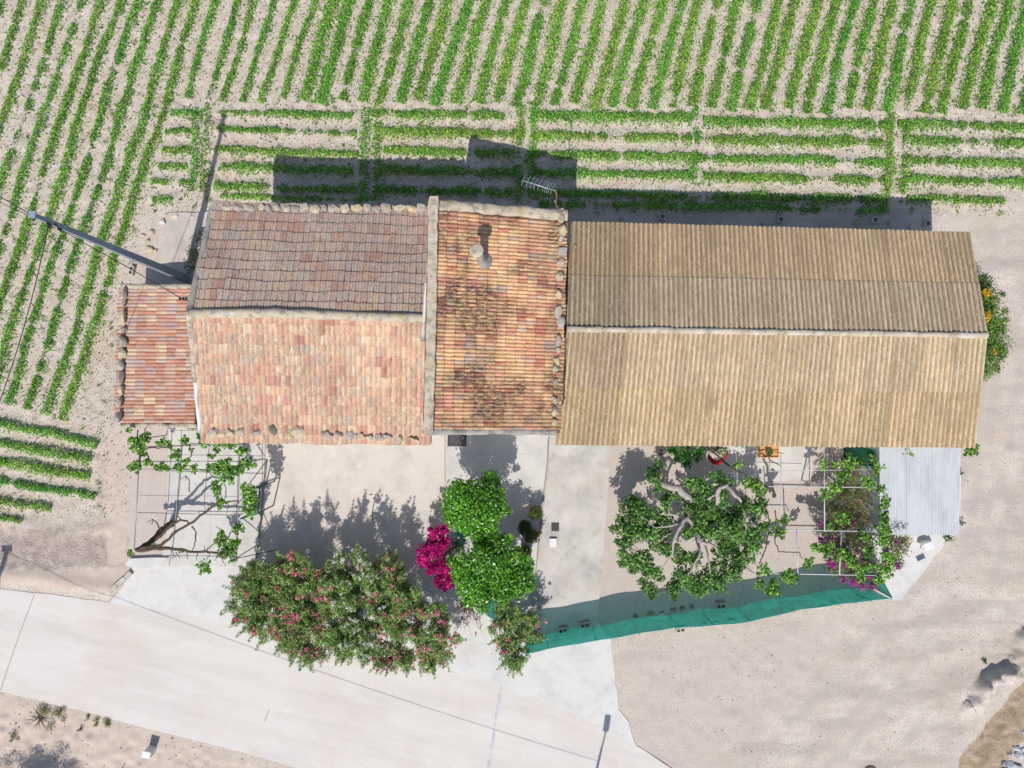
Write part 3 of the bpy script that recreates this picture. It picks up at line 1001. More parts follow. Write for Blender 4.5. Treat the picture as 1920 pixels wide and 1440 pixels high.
p = np.concatenate([cxy + off_, (.04 + rng.random(m_ * per_) * sz * .8)[:, None]], 1)
nr = rng.normal(size=p.shape) * .6 + np.array([0, 0, 1.]); nr /= np.linalg.norm(nr, axis=1)[:, None]
t = rng.normal(size=p.shape); t -= nr * (t * nr).sum(1)[:, None]; t /= np.linalg.norm(t, axis=1)[:, None]
bb = np.cross(nr, t)
Ls = rng.uniform(.04, .1, len(p))[:, None]; Ws = Ls * .5
Vv = np.stack([p - t * Ls * .5, p + bb * Ws * .5, p + t * Ls * .5, p - bb * Ws * .5], 1).reshape(-1, 3)
T = palc[rng.integers(0, len(palc), len(p))] * np.array([.95, .85, .9]) * np.repeat(rng.uniform(.7, 1.1, (m_, 1)), per_, 0)
o = np_mesh('weed_tufts', Vv, np.arange(len(Vv)).reshape(-1, 4), M['crop'], None, tint=np.repeat(T, 4, 0).astype(np.float32))
tag(o, 'small green weeds sprouting in the lanes and gaps of the field', 'weeds', kind='stuff')

# loose grit and pebbles over the yard
bm = bmesh.new(); bmesh.ops.create_icosphere(bm, subdivisions=1, radius=0.5)
RV = np.array([v.co[:] for v in bm.verts]); RF = np.array([[v.index for v in f.verts] for f in bm.faces]); bm.free()


def pebbles(name, n, xr, yr, poly, smin, smax, pal, label, zbase=0.0):
    px_ = rng.uniform(*xr, n); py_ = rng.uniform(*yr, n)
    k_ = poly_dist(px_, py_, poly) > 0
    px_, py_ = px_[k_], py_[k_]
    m_ = len(px_)
    s_ = smin + (smax - smin) * rng.random(m_) ** 4
    V = RV[None] * (s_[:, None, None] * rng.uniform(0.6, 1.3, (m_, 1, 3))) * (1 + 0.25 * rng.normal(size=(m_, len(RV), 1)))
    V[:, :, 0] += ((px_ - 960) / S)[:, None]; V[:, :, 1] += ((720 - py_) / S)[:, None]; V[:, :, 2] += zbase + (s_ * 0.15)[:, None]
    F = (RF[None] + (np.arange(m_) * len(RV))[:, None, None]).reshape(-1, 3)
    pal = np.array(pal, dtype=np.float32)
    T = np.repeat(pal[rng.integers(0, len(pal), m_)], len(RV), 0)
    o_ = np_mesh(name, V.reshape(-1, 3), F, M['stone'], None, tint=T)
    tag(o_, label, 'gravel', kind='stuff')


STP = [C(184, 170, 158), C(210, 200, 190), C(160, 146, 134), C(200, 186, 174)]
pebbles('loose_grit', 2600, (1110, 1920), (840, 1440), [(1150, 842), (1920, 842), (1920, 1440), (1240, 1440), (1150, 1210)], 0.012, 0.055, STP, 'loose grit scattered over the gravel yard and the dirt track')
pebbles('field_clods', 6000, (-10, 1930), (-10, 1060), fieldpoly, 0.03, 0.11, [C(196, 182, 168), C(170, 156, 142), C(214, 204, 192)], 'pale clods of dry earth lying between the crop rows')
pebbles('verge_stones', 1100, (-10, 560), (1300, 1450), [(0, 1302), (130, 1335), (300, 1378), (540, 1440), (0, 1440)], 0.015, 0.08, STP, 'small stones on the dry verge below the road')


# ------------------------------------------------------------------ roof tiles
def tile_variant(w, L, tintc, seed, alt, ribs, red, hump=0.062):
    """One ribbed clay tile: two ribs, the lower end lifted, a front lip. Local x across, y up the slope, z out."""
    r = random.Random(seed)
    n = 7 if ribs == 1 else 9
    V, T = [], []
    rib = (r.uniform(0.92, 1.1), r.uniform(0.9, 1.1))
    k2 = r.uniform(0.0, 0.4)
    k3 = r.uniform(0.0, 0.6)
    for (y, lift, e) in ((0.0, 0.066 if ribs == 1 else 0.05, 1), (L * 0.5, 0.034 if ribs == 1 else 0.026, 0), (L, 0.002, 0)):
        for i in range(n):
            x = i / (n - 1)
            z = (0.5 * (1 - math.cos(2 * math.pi * ribs * x))) ** 0.7 * (hump if ribs == 1 else 0.042)
            V.append(((x - 0.5) * w * (1.0 if y == 0 else 0.96), y, lift + z))
            h2 = i >= 5 and ribs == 2
            f = rib[1] if h2 else rib[0]
            k = k2 * (1 if h2 else 0.3)
            T.append(tuple(((tintc[q] * (1 - k) + alt[q] * k) * (1 - k3 * e) + red[q] * k3 * e) * f for q in range(3)))
    n0 = len(V)
    for i in range(n):
        V.append(V[i]); T.append(T[i])
    for i in range(n):
        x = i / (n - 1)
        V.append(((x - 0.5) * w, 0.006, -0.01))
        T.append(T[i])
    F = []
    for i in range(n - 1):
        F.append((i, i + 1, n + i + 1, n + i))
        F.append((n + i, n + i + 1, 2 * n + i + 1, 2 * n + i))
        F.append((n0 + n + i, n0 + n + i + 1, n0 + i + 1, n0 + i))
    return V, F, T


def tile_roof(roof, E0, E1, R0, R1, ncol, nrow, mat, palette, n_single, single_from='eave', sag=0.05, seed=1, skip=None, ribs=1, hump=0.062):
    """Lay ncol x nrow tiles on the quad eave-left, eave-right, ridge-left, ridge-right."""
    r = random.Random(seed)
    E0, E1, R0, R1 = Vector(E0), Vector(E1), Vector(R0), Vector(R1)
    up = ((R0 - E0).cross(E1 - E0))
    nrm = ((E1 - E0).cross(R0 - E0)).normalized()
    if nrm.z < 0:
        nrm = -nrm
    Lx = ((E1 - E0).length + (R1 - R0).length) / 2
    Ly = ((R0 - E0).length + (R1 - E1).length) / 2
    w = Lx / ncol * 1.02
    ln = Ly / nrow * 1.16
    variants = []
    red = tuple(np.array(palette).mean(0) * np.array([.88, .68, .64]))
    for q in range(44):
        col = palette[q % len(palette)]
        f = r.uniform(0.92, 1.08)
        g = r.uniform(0.96, 1.04)
        tc = (min(.9, col[0] * f), min(.9, col[1] * f * g), min(.9, col[2] * f * g))
        V, F, T = tile_variant(w, ln, tc, q + seed * 100, palette[(q * 7 + 3) % len(palette)], ribs, red, hump)
        me = bpy.data.meshes.new('tile')
        me.from_pydata(V, [], F)
        at = me.color_attributes.new('tint', 'FLOAT_COLOR', 'POINT')
        at.data.foreach_set('color', [x for t in T for x in (*t, 1.0)])
        me.polygons.foreach_set('use_smooth', [True] * len(F))
        me.materials.append(mat)
        variants.append((me, np.array(V), np.array(F), np.array(T)))
    wav = [[r.gauss(0, 1) for _ in range(9)] for _ in range(6)]

    def sagz(u, v):
        x = u * 7.99; i = int(x); f = x - i
        y = v * 4.99; j = int(y); g = y - j
        a = wav[j][i] * (1 - f) + wav[j][i + 1] * f
        c_ = wav[min(5, j + 1)][i] * (1 - f) + wav[min(5, j + 1)][i + 1] * f
        return sag * (a * (1 - g) + c_ * g)

    def pt(u, v):
        p = (E0.lerp(E1, u)).lerp(R0.lerp(R1, u), v)
        return p + nrm * sagz(min(max(u, 0), 1), min(max(v, 0), 1))

    slots = []
    order = range(nrow) if single_from == 'eave' else range(nrow - 1, -1, -1)
    prevq = 0
    for j in order:
        for i in range(ncol):
            slots.append((i, j))
    made = 0
    JV, JF, JT = [], [], []
    base = 0
    for (i, j) in slots:
        if skip and skip((i + .5) / ncol, (j + .5) / nrow):
            continue
        if r.random() > 0.16:
            prevq = r.randrange(44)
        me, V, F, T = variants[prevq]
        u, v0 = (i + 0.5) / ncol, j / nrow
        rowshift = 0.10 * math.sin(i * 0.55 + j * 1.9 + seed) + r.gauss(0, 0.06)
        v0 += rowshift / nrow * 0.5
        p = pt(u, v0)
        ey = (pt(u, v0 + 1.0 / nrow) - p).normalized()
        ex = (pt(u + 0.5 / ncol, v0) - pt(u - 0.5 / ncol, v0))
        ex = (ex - ey * ex.dot(ey)).normalized()
        a = r.gauss(0, 0.014)
        ex, ey = ex * math.cos(a) + ey * math.sin(a), ey * math.cos(a) - ex * math.sin(a)
        ez = ex.cross(ey)
        if ez.z < 0:
            ez = -ez
        p = p + ez * (0.02 + r.uniform(0, 0.008))
        Mx = Matrix(((ex.x, ey.x, ez.x, p.x), (ex.y, ey.y, ez.y, p.y), (ex.z, ey.z, ez.z, p.z), (0, 0, 0, 1)))
        if made < n_single:
            o = bpy.data.objects.new('tile', me)
            COL.objects.link(o)
            o.parent = roof
            o.matrix_basis = Mx
            made += 1
        else:
            A = np.array(Mx)[:3, :3]
            JV.append(V @ A.T + np.array(p))
            JF.append(F + base)
            JT.append(T)
            base += len(V)
    if JV:
        o = np_mesh('tiles', np.concatenate(JV), np.concatenate(JF), mat, roof, tint=np.concatenate(JT), smooth=True)
        o['kind'] = 'stuff'


def deck(name, quad, mat, parent, thick=0.16, drop=0.04):
    a = [Vector(p) - Vector((0, 0, drop)) for p in quad]
    bq = [p - Vector((0, 0, thick)) for p in a]
    n = len(a)
    F = [tuple(range(n)), tuple(range(2 * n - 1, n - 1, -1))] + [(i, (i + 1) % n, n + (i + 1) % n, n + i) for i in range(n)]
    return mesh_obj(name, a + bq, F, mat, parent)


def wall_opening(parent, kind, p0, p1, t, zb, w, h, out, mat_leaf, frame_mat):
    """A door or window set on the wall line p0-p1 at fraction t."""
    a, e = Vector((p0.x, p0.y, 0)), Vector((p1.x, p1.y, 0))
    d = (e - a).normalized()
    c = a.lerp(e, t)
    ang = math.atan2(d.y, d.x)
    o = Vector(out)
    f = 0.08
    fr = [(c + o * 0.03 + Vector((0, 0, zb + h + f / 2)), (w + 2 * f, 0.1, f), ang)]
    for s in (-1, 1):
        fr.append((c + o * 0.03 + d * s * (w / 2 + f / 2) + Vector((0, 0, zb + h / 2)), (f, 0.1, h), ang))
    lf = boxes_obj(kind, [(c + o * 0.01 + Vector((0, 0, zb + h / 2)), (w, 0.06, h), ang)], mat_leaf, parent)
    boxes_obj('frame', fr, frame_mat, lf)
    if kind == 'window':
        boxes_obj('sill', [(c + o * 0.05 + Vector((0, 0, zb - 0.04)), (w + 0.25, 0.16, 0.06), ang)], frame_mat, lf)
    else:
        boxes_obj('handle', [(c + o * 0.07 + d * (w * 0.36) + Vector((0, 0, zb + 1.0)), (0.05, 0.06, 0.16), ang)], M['dark_metal'], lf)


PEACH = [C(238, 202, 170)] * 3 + [C(236, 194, 164), C(240, 210, 178), C(232, 186, 160), C(240, 214, 184), C(234, 196, 172), C(222, 168, 150), C(228, 180, 160), C(214, 196, 178), C(238, 204, 170), C(234, 190, 160), C(240, 212, 184), C(232, 194, 168), C(216, 190, 170), C(214, 152, 132)]
GREYED = [C(206, 172, 152)] * 3 + [C(200, 168, 152), C(212, 176, 148), C(202, 148, 128), C(200, 178, 166), C(210, 182, 148), C(196, 164, 150), C(196, 178, 168), C(206, 168, 144), C(204, 184, 166), C(192, 168, 156), C(190, 142, 126)]
OCHRE = [C(238, 194, 148)] * 2 + [C(236, 182, 142), C(240, 204, 156), C(226, 166, 138), C(234, 188, 150), C(218, 156, 136), C(240, 196, 146), C(206, 182, 164), C(234, 174, 138), C(238, 190, 144), C(214, 142, 118), C(232, 182, 140), C(242, 206, 160)]
MIXED = [C(216, 158, 134), C(220, 176, 150), C(206, 146, 126), C(212, 168, 150), C(230, 204, 166), C(210, 186, 174), C(212, 150, 122), C(198, 172, 162), C(224, 188, 164), C(208, 148, 116), C(218, 166, 138)]

# ---------------- farmhouse with the two-slope tiled roof
NW, NE = P(402, 382, 4.8), P(818, 390, 4.8)
RW, RE = P(357, 583, 6.2), P(812, 592, 6.2)
SW, SE = P(378, 828, 4.55), P(808, 832, 4.55)
farm = empty('farmhouse', P(640, 700), 'long farmhouse with gabled clay tile roof, bright southern slope and lichen-grey northern slope', 'house')


def inset(p, c, d):
    v = Vector((c.x - p.x, c.y - p.y, 0)).normalized()
    return Vector((p.x, p.y, p.z)) + v * d


cf = (NW + NE + SW + SE) / 4
prism('wall', [q + Vector((dx, dy, -0.2)) for q, dx, dy in ((SW, .16, .3), (SE, 0, .3), (RE, 0, 0), (NE, 0, -.2), (NW, .16, -.2), (RW, .16, 0))], M['whitewash'], farm)
roofN = deck('roof', [NW, NE, RE, RW], M['clay'], farm)
roofN['label'] = 'northern tiled slope, weathered grey and brown'
roofS = deck('roof', [SW, SE, RE, RW], M['clay'], farm)
roofS['label'] = 'southern tiled slope, bright peach and salmon'
tile_roof(roofS, SW, SE, RW, RE, 47, 13, M['tile_south'], PEACH, 200, 'eave', 0.03, 3)
tile_roof(roofN, NW, NE, RW, RE, 40, 11, M['tile_north'], GREYED, 100, 'eave', 0.045, 11, ribs=2)
up = Vector((0, 0, 0.05))
band('ridge_cap', [RW + up + Vector((0, -.1, 0)), RW.lerp(RE, .35) + up + Vector((0, -.03, .06)), RW.lerp(RE, .7) + up + Vector((0, -.08, 0.03)), RE + up + Vector((0, -.1, 0))], 0.32, 0.17, M['cement'], farm, sink=0.15, jit=.012)
band('verge_band', [NW + up, NW.lerp(RW, .5) + up, RW + up], 0.22, 0.12, M['cement_grey'], farm, sink=0.25, jit=.012)
band('verge_band', [RW + up + Vector((-.02, -.1, 0)), RW.lerp(SW, .25) + up, RW.lerp(SW, .52) + up], 0.22, 0.11, M['cement'], farm, sink=0.25, jit=.012)
band('verge_band', [RW.lerp(SW, .52) + up + Vector((0, -.06, 0)), RW.lerp(SW, .93) + up], 0.16, 0.1, M['whitewash'], farm, sink=0.4)
p0, p1 = SW + Vector((.16, .3, 0)), SE + Vector((0, .3, 0))
wall_opening(farm, 'door', p0, p1, 0.62, 0.05, 0.95, 2.1, (0, -1, 0), M['wood'], M['whitewash'])
wall_opening(farm, 'window', p0, p1, 0.3, 1.0, 0.9, 1.1, (0, -1, 0), M['glass'], M['block'])
wall_opening(farm, 'window', p0, p1, 0.85, 1.0, 0.9, 1.1, (0, -1, 0), M['glass'], M['block'])
boxes_obj('lintel', [(P(642, 830, 4.2) + Vector((0, 0.05, 0)), (0.75, 0.2, 0.06))], M['dark_metal'], farm)

# ---------------- taller block with the single eastward slope
TNW, TNE = P(803, 371, 6.7), P(1063, 399, 5.4)
TSW, TSE = P(792, 812, 6.7), P(1051, 812, 5.4)
tall = empty('house_block', P(930, 640), 'tall house block with single ochre tiled slope, chimney and mortar parapet', 'house')
prism('wall', [q + Vector((dx, dy, -0.2)) for q, dx, dy in ((TSW, .05, .1), (TSE, -.22, .1), (TNE, -.22, -.1), (TNW, .05, -.1))], M['whitewash'], tall)
roofT = deck('roof', [TNW, TSW, TSE, TNE], M['clay'], tall)
ins_n = lambda a, b_, t: a.lerp(b_, t)
tile_roof(roofT, TNE.lerp(TSE, 0.045), TNE.lerp(TSE, 0.985), TNW.lerp(TSW, 0.05).lerp(TNE.lerp(TSE, 0.05), 0.06), TNW.lerp(TSW, 0.985).lerp(TNE.lerp(TSE, 0.985), 0.06), 56, 13, M['tile_tall'], OCHRE, 300, 'eave', 0.03, 5, hump=0.044)
band('parapet', [TNW + Vector((.2, .02, 0)), TNW.lerp(TSW, .5) + Vector((.22, 0, 0)), TSW + Vector((.22, -.02, 0))], 0.33, 0.16, M['cement'], tall, sink=0.5, round_=False, jit=.014)
band('parapet', [TNW + Vector((.02, -.22, .02)), TNW.lerp(TNE, .5) + Vector((0, -.16, .02)), TNE + Vector((.02, -.1, .02))], 0.36, 0.1, M['cement'], tall, sink=0.5)
band('verge_band', [TSW + Vector((.1, .06, -.02)), TSW.lerp(TSE, .5) + Vector((0, .06, -.02)), TSE + Vector((-.15, .04, -.02))], 0.22, 0.1, M['cement_grey'], tall, sink=0.3)
band('flashing', [P(800, 532, 6.3), P(798, 570, 6.3), P(796, 592, 6.3), P(794, 640, 6.2)], 0.14, 0.14, M['whitewash'], tall, sink=0.3)
p0, p1 = TSW + Vector((.05, .1, 0)), TSE + Vector((-.22, .1, 0))
wall_opening(tall, 'door', p0, p1, 0.3, 0.06, 1.0, 2.15, (0, -1, 0), M['wood'], M['block'])
wall_opening(tall, 'window', p0, p1, 0.7, 1.1, 0.9, 1.1, (0, -1, 0), M['glass'], M['block'])
wall_opening(tall, 'window', p0, p1, 0.3, 3.4, 0.8, 1.0, (0, -1, 0), M['glass'], M['block'])
wall_opening(tall, 'window', p0, p1, 0.7, 3.4, 0.8, 1.0, (0, -1, 0), M['glass'], M['block'])
# chimney: mortar skirt, round flue, capped pot
zc = 6.7 - 1.3 * (905 - 800) / 260.0
cb = P(905, 490, zc)
V, F = lathe_geo(cb + Vector((0, 0, -0.1)), [(0.36, 0.0), (0.33, 0.12), (0.24, 0.2), (0.17, 0.32), (0.14, 0.7), (0.135, 1.55)], 14)
for v_ in V:
    if v_.z > cb.z + .3:
        v_.x -= .12 * (v_.z - cb.z - .3); v_.y += .08 * (v_.z - cb.z - .3)
ch = mesh_obj('chimney', V, F, M['cement_grey'], tall, True)
V, F = lathe_geo(cb + Vector((-.14, .1, 1.4)), [(0.15, 0.0), (0.22, 0.03), (0.24, 0.07), (0.235, 0.13), (0.18, 0.16), (0.08, 0.18), (0.02, 0.185)], 16)
mesh_obj('chimney_cap', V, F, M['cement'], ch, True)

# ---------------- lean-to on the west end
LNW, LSW = P(226, 541, 1.6), P(217, 793, 1.9)
LNE, LSE = P(372, 541, 2.3), P(369, 793, 2.6)
lean = empty('lean_to', P(330, 670), 'low lean-to with mixed red and cream tiled roof against the western gable', 'outbuilding')
prism('wall', [q + Vector((dx, dy, -0.2)) for q, dx, dy in ((LSW, .25, .05), (LSE, 0, .05), (LNE, 0, -.05), (LNW, .25, -.05))], M['render_wall'], lean)
roofL = deck('roof', [LNW, LSW, LSE, LNE], M['clay'], lean)
tile_roof(roofL, LNW, LSW, LNE, LSE, 36, 8, M['tile_lean'], MIXED, 300, 'eave', 0.02, 8, hump=0.036)
band('verge_band', [LNW + Vector((.05, .06, .02)), LNE + Vector((.1, .06, .02))], 0.26, 0.1, M['cement'], lean, sink=0.3)
band('verge_band', [LSW + Vector((.2, -.1, -.02)), LSE + Vector((0, -.1, -.02))], 0.2, 0.08, M['cement'], lean, sink=0.3)
band('verge_band', [P(367, 690, 2.6), P(372, 730, 2.62), P(367, 795, 2.64)], 0.1, 0.07, M['wood'], lean, sink=0.2)
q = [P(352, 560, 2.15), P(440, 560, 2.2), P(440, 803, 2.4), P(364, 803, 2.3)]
deck('valley_slab', q, M['flash'], lean, 0.15, 0)  # slab coloured as the white gable wall in shade

# ---------------- barn under corrugated sheets
BNW, BNE = P(1068, 416, 3.36), P(1815, 436, 3.36)
BRW, BRE = P(1062, 614, 4.5), P(1848, 626, 4.5)
BSW, BSE = P(1040, 834, 3.3), P(1825, 839, 3.3)
barn = empty('barn', P(1430, 640), 'long barn roofed with ochre lichened corrugated sheets in two slopes', 'barn')
prism('wall', [q + Vector((dx, dy, -0.12)) for q, dx, dy in ((BSW, .3, .35), (BSE, -.15, .35), (BRE, -.15, 0), (BNE, -.15, -.3), (BNW, .1, -.3), (BRW, .1, 0))], M['whitewash'], barn)
p0, p1 = BSW + Vector((.3, .35, 0)), BSE + Vector((-.15, .35, 0))
wall_opening(barn, 'door', p0, p1, 0.14, 0.06, 2.4, 2.5, (0, -1, 0), M['green_paint'], M['block'])
wall_opening(barn, 'window', p0, p1, 0.45, 1.2, 0.9, 0.8, (0, -1, 0), M['glass'], M['block'])


def corrugated(name, a0, a1, b0, b1, ridges, amp, mat, parent, crest, groove, seglen=4, phase=0.0, lift=(0.0, 0.0), per=8):
    """A sheet from edge a0-a1 to edge b0-b1 with ridges running from a to b."""
    a0, a1, b0, b1 = map(Vector, (a0, a1, b0, b1))
    nrm = (a1 - a0).cross(b0 - a0).normalized()
    if nrm.z < 0:
        nrm = -nrm
    nu = ridges * per
    V, T = [], []
    jit = [random.gauss(0, 0.004) for _ in range(nu + 1)]
    for j in range(seglen + 1):
        v = j / seglen
        for i in range(nu + 1):
            u = i / nu
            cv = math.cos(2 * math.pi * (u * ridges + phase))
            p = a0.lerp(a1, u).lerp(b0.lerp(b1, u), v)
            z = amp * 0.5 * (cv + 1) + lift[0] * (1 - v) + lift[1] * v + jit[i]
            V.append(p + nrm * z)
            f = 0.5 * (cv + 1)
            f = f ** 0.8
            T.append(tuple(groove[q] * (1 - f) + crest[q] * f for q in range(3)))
    F = []
    w = nu + 1
    for j in range(seglen):
        for i in range(nu):
            F.append((j * w + i, j * w + i + 1, (j + 1) * w + i + 1, (j + 1) * w + i))
    # front edge thickness
    n0 = len(V)
    for i in range(nu + 1):
        V.append(V[i]); T.append(T[i])
    for i in range(nu + 1):
        V.append(V[i] - nrm * 0.018)
        T.append(T[i])
    for i in range(nu):
        F.append((n0 + w + i, n0 + w + i + 1, n0 + i + 1, n0 + i))
    return mesh_obj(name, V, F, mat, parent, smooth=True, tint=T)


NS = 14
for slope in ('north', 'south'):
    E0_, E1_, R0_, R1_ = (BNW, BNE, BRW, BRE) if slope == 'north' else (BSW, BSE, BRW, BRE)
    split = 0.52 if slope == 'north' else 0.5
    for row in (0, 1):
        for i in range(NS):
            u0, u1 = i / NS, (i + 1.02) / NS
            v0, v1 = (0.0, split + 0.03) if row == 0 else (split, 1.0)
            f = random.uniform(0.88, 1.1)
            edge_t = i / (NS - 1)
            if slope == 'north':
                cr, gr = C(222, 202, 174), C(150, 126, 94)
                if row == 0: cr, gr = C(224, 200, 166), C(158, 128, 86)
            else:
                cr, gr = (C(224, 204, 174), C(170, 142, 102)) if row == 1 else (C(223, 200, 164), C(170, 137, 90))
            if i < 2:
                cr = tuple(x * 0.82 for x in cr); gr = tuple(x * 0.82 for x in gr)
            cr = tuple(x * f for x in cr); gr = tuple(x * f * random.uniform(.95, 1.05) for x in gr)
            pa = lambda u, v: E0_.lerp(E1_, u).lerp(R0_.lerp(R1_, u), v)
            dz = random.uniform(0, 0.006) + (0.022 if i % 2 else 0.0)
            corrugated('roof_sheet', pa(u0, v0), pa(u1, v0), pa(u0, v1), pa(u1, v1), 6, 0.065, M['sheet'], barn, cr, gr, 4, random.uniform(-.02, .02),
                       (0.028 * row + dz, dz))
NR = 12
for i in range(NR):
    a = BRW.lerp(BRE, i / NR) + Vector((0, -.06, .06)); e = BRW.lerp(BRE, (i + 1.0) / NR) + Vector((0.02, -.06, .06))
    band('ridge_cap', [a, a.lerp(e, .5) + Vector((0, random.gauss(0, .01), random.gauss(0, .008))), e], 0.21 * random.uniform(.9, 1.1), 0.1, M['ridge'], barn, sink=0.06, jit=0.008)

# ---------------- small shed with a zinc roof
shed = empty('shed', P(1715, 920), 'small shed with pale galvanised corrugated roof below the barn eave', 'shed')
Z0, Z1, Z2, Z3 = P(1650, 1002, 2.25), P(1796, 1003, 2.25), P(1648, 836, 2.5), P(1799, 836, 2.5)
prism('wall', [q + Vector((dx, dy, -0.1)) for q, dx, dy in ((Z0, .1, .12), (Z1, -.1, .12), (Z3, -.1, 0), (Z2, .1, 0))], M['whitewash'], shed)
for i in range(3):
    u0, u1 = i / 3, (i + 1.03) / 3
    f = random.uniform(0.96, 1.03)
    corrugated('roof_sheet', Z0.lerp(Z1, u0), Z0.lerp(Z1, u1), Z2.lerp(Z3, u0), Z2.lerp(Z3, u1), 10, 0.022, M['sheet_metal'], shed, (f, f, f), (f, f, f), 3, 0, (i % 2 * .006, i % 2 * .006), 6)
wall_opening(shed, 'door', Z0, Z1, 0.4, 0.05, 0.8, 1.9, (0, -1, 0), M['wood'], M['block'])

# ------------------------------------------------------------------ stones holding the tiles down
GREYST = [C(196, 186, 172), C(208, 194, 168), C(182, 172, 162), C(214, 196, 156), C(192, 176, 162)]
x = 418.0
i = 0
while x < 790:
    w = random.uniform(9, 24)
    i += 1
    c_ = P(x + w / 2, 391 + random.uniform(-1.5, 1.5), 4.98)
    tnt = GREYST[i % 3] if x < 620 else GREYST[(i * 2) % 5]
    rock('eave_stone', c_, (w / 51 * 1.55, 0.44 * random.uniform(.85, 1.15), 0.24), i, tnt, '%s flat stone from the west in the row along the northern eave' % nth(i), 'stone', 'stones along the northern eave', 1)
    x += w + random.uniform(0.5, 4)
for i, (x, y, w, h) in enumerate([(400, 811, 14, 11), (417, 811, 12, 12), (432, 811, 13, 11), (453, 811, 14, 12), (481, 810, 12, 10), (512, 806, 11, 14), (544, 812, 10, 14), (561, 812, 17, 15), (612, 815, 19, 13),
                                  (636, 815, 11, 8), (659, 815, 15, 13), (678, 817, 10, 9), (694, 819, 11, 9), (712, 818, 14, 10), (728, 818, 13, 9), (750, 819, 8, 10), (777, 823, 13, 5)]):
    rock('eave_stone', P(x, y, 4.78), (w / 50.5 * 1.85, h / 50.5 * 1.85, 0.36), 50 + i, GREYST[(i * 3) % 5] if i != 5 else C(120, 120, 112), '%s rounded stone from the west on the southern tiled eave' % nth(i + 1), 'stone', 'stones on the southern eave', 2)
for i, (x, y, w, h) in enumerate([(1052, 411, 9, 12), (1053, 431, 11, 17), (1052, 447, 10, 8), (1053, 470, 14, 14), (1051, 492, 11, 14), (1050, 517, 10, 14), (1047, 551, 9, 11), (1047, 585, 9, 18), (1051, 604, 12, 14), (1046, 640, 9, 15),
                                  (1046, 655, 8, 8), (1044, 675, 10, 12), (1041, 690, 9, 10), (1041, 716, 9, 9), (1040, 750, 8, 12), (1040, 772, 9, 12), (1039, 792, 8, 10)]):
    rock('eave_stone', P(x, y, 5.6), (w / 52 * 1.8, h / 52 * 1.75, 0.34), 90 + i, GREYST[(i * 2 + 1) % 5], '%s stone from the north along the eastern eave of the tall block' % nth(i + 1), 'stone', 'stones on the eastern eave', 2)
for i, (x, y, w, h) in enumerate([(233, 550, 8, 20), (232, 569, 7, 12), (229, 597, 11, 24), (231, 618, 8, 10), (229, 642, 12, 20), (229, 662, 10, 16), (228, 687, 10, 18), (227, 710, 9, 22), (226, 731, 9, 16), (224, 755, 8, 14), (222, 783, 10, 20)]):
    rock('eave_stone', P(x, y, 1.9 + (y - 541) / 252 * .3), (w / 47 * 1.8, h / 47 * 1.5, 0.38), 130 + i, GREYST[(i * 2) % 3], '%s block-like stone from the north on the western eave of the lean-to' % nth(i + 1), 'stone', 'stones on the lean-to eave', 2)
rock('loose_stone', P(1074, 563, 3.9), (0.16, 0.36, 0.16), 200, C(206, 184, 130), 'yellowish broken stone lying on the barn roof beside the tall block', 'stone')
rock('loose_stone', P(1078, 463, 3.7), (0.14, 0.2, 0.1), 201, C(176, 160, 120), 'small dull stone higher up on the barn roof by the tall block', 'stone')
rock('loose_stone', P(401, 744, 4.95), (0.14, 0.16, 0.06), 202, C(226, 160, 40), 'small orange patch of lichen clump on the southern tiled slope', 'lichen')


# ------------------------------------------------------------------ plants
def zc_(ox, oy, sc):
    return lambda lst, h, hv=0.2, rz=0.8: [(*P(ox + x / sc, oy + y / sc, hh), r / sc / S * 0.93, r / sc / S * 0.93, r / sc / S * rz) for (x, y, r) in lst for hh in [h + random.uniform(-hv, hv)]]


ORANGE_L = [C(98, 164, 28, 1.15), C(80, 148, 24, 1.15), C(122, 182, 42, 1.15), C(60, 124, 22, 1.15), C(44, 104, 24, 1.15), C(140, 194, 64, 1.15)]
VINE_L = [C(122, 170, 58, 1.1), C(100, 152, 48, 1.1), C(142, 188, 80, 1.1), C(74, 126, 42, 1.1), C(160, 200, 104, 1.1), C(62, 108, 38, 1.1)]
FIG_L = [C(96, 142, 60, 1.05), C(76, 122, 50, 1.05), C(116, 160, 74, 1.05), C(60, 104, 46, 1.05), C(138, 174, 92, 1.05)]
OLEA_L = [C(118, 160, 76, .95), C(98, 142, 66, .95), C(144, 178, 96, .95), C(162, 184, 118, .95), C(80, 124, 58, .95), C(174, 162, 116, .95), C(136, 152, 84, .95)]
BOUG_L = [C(84, 84, 50, 1.15), C(66, 72, 42, 1.15), C(104, 100, 58, 1.15), C(96, 76, 60, 1.15), C(78, 92, 48, 1.15)]
BOUG_L2 = [C(112, 128, 62, 1.0), C(92, 114, 54, 1.0), C(130, 142, 76, 1.0), C(124, 104, 76, 1.0), C(100, 126, 58, 1.0), C(146, 120, 100, 1.0)]
MAGENTA = [C(214, 22, 134, 1.1), C(190, 8, 116, 1.1), C(228, 60, 156, 1.1), C(164, 8, 98, 1.1)]
PURPLE = [C(170, 50, 150, 1.15), C(186, 84, 160, 1.15), C(150, 40, 130, 1.15)]
PINK = [C(222, 100, 136, 1.1), C(230, 136, 156, 1.1), C(206, 70, 110, 1.1), C(236, 170, 180, 1.1)]
WHITEF = [C(240, 240, 230), C(232, 234, 214)]


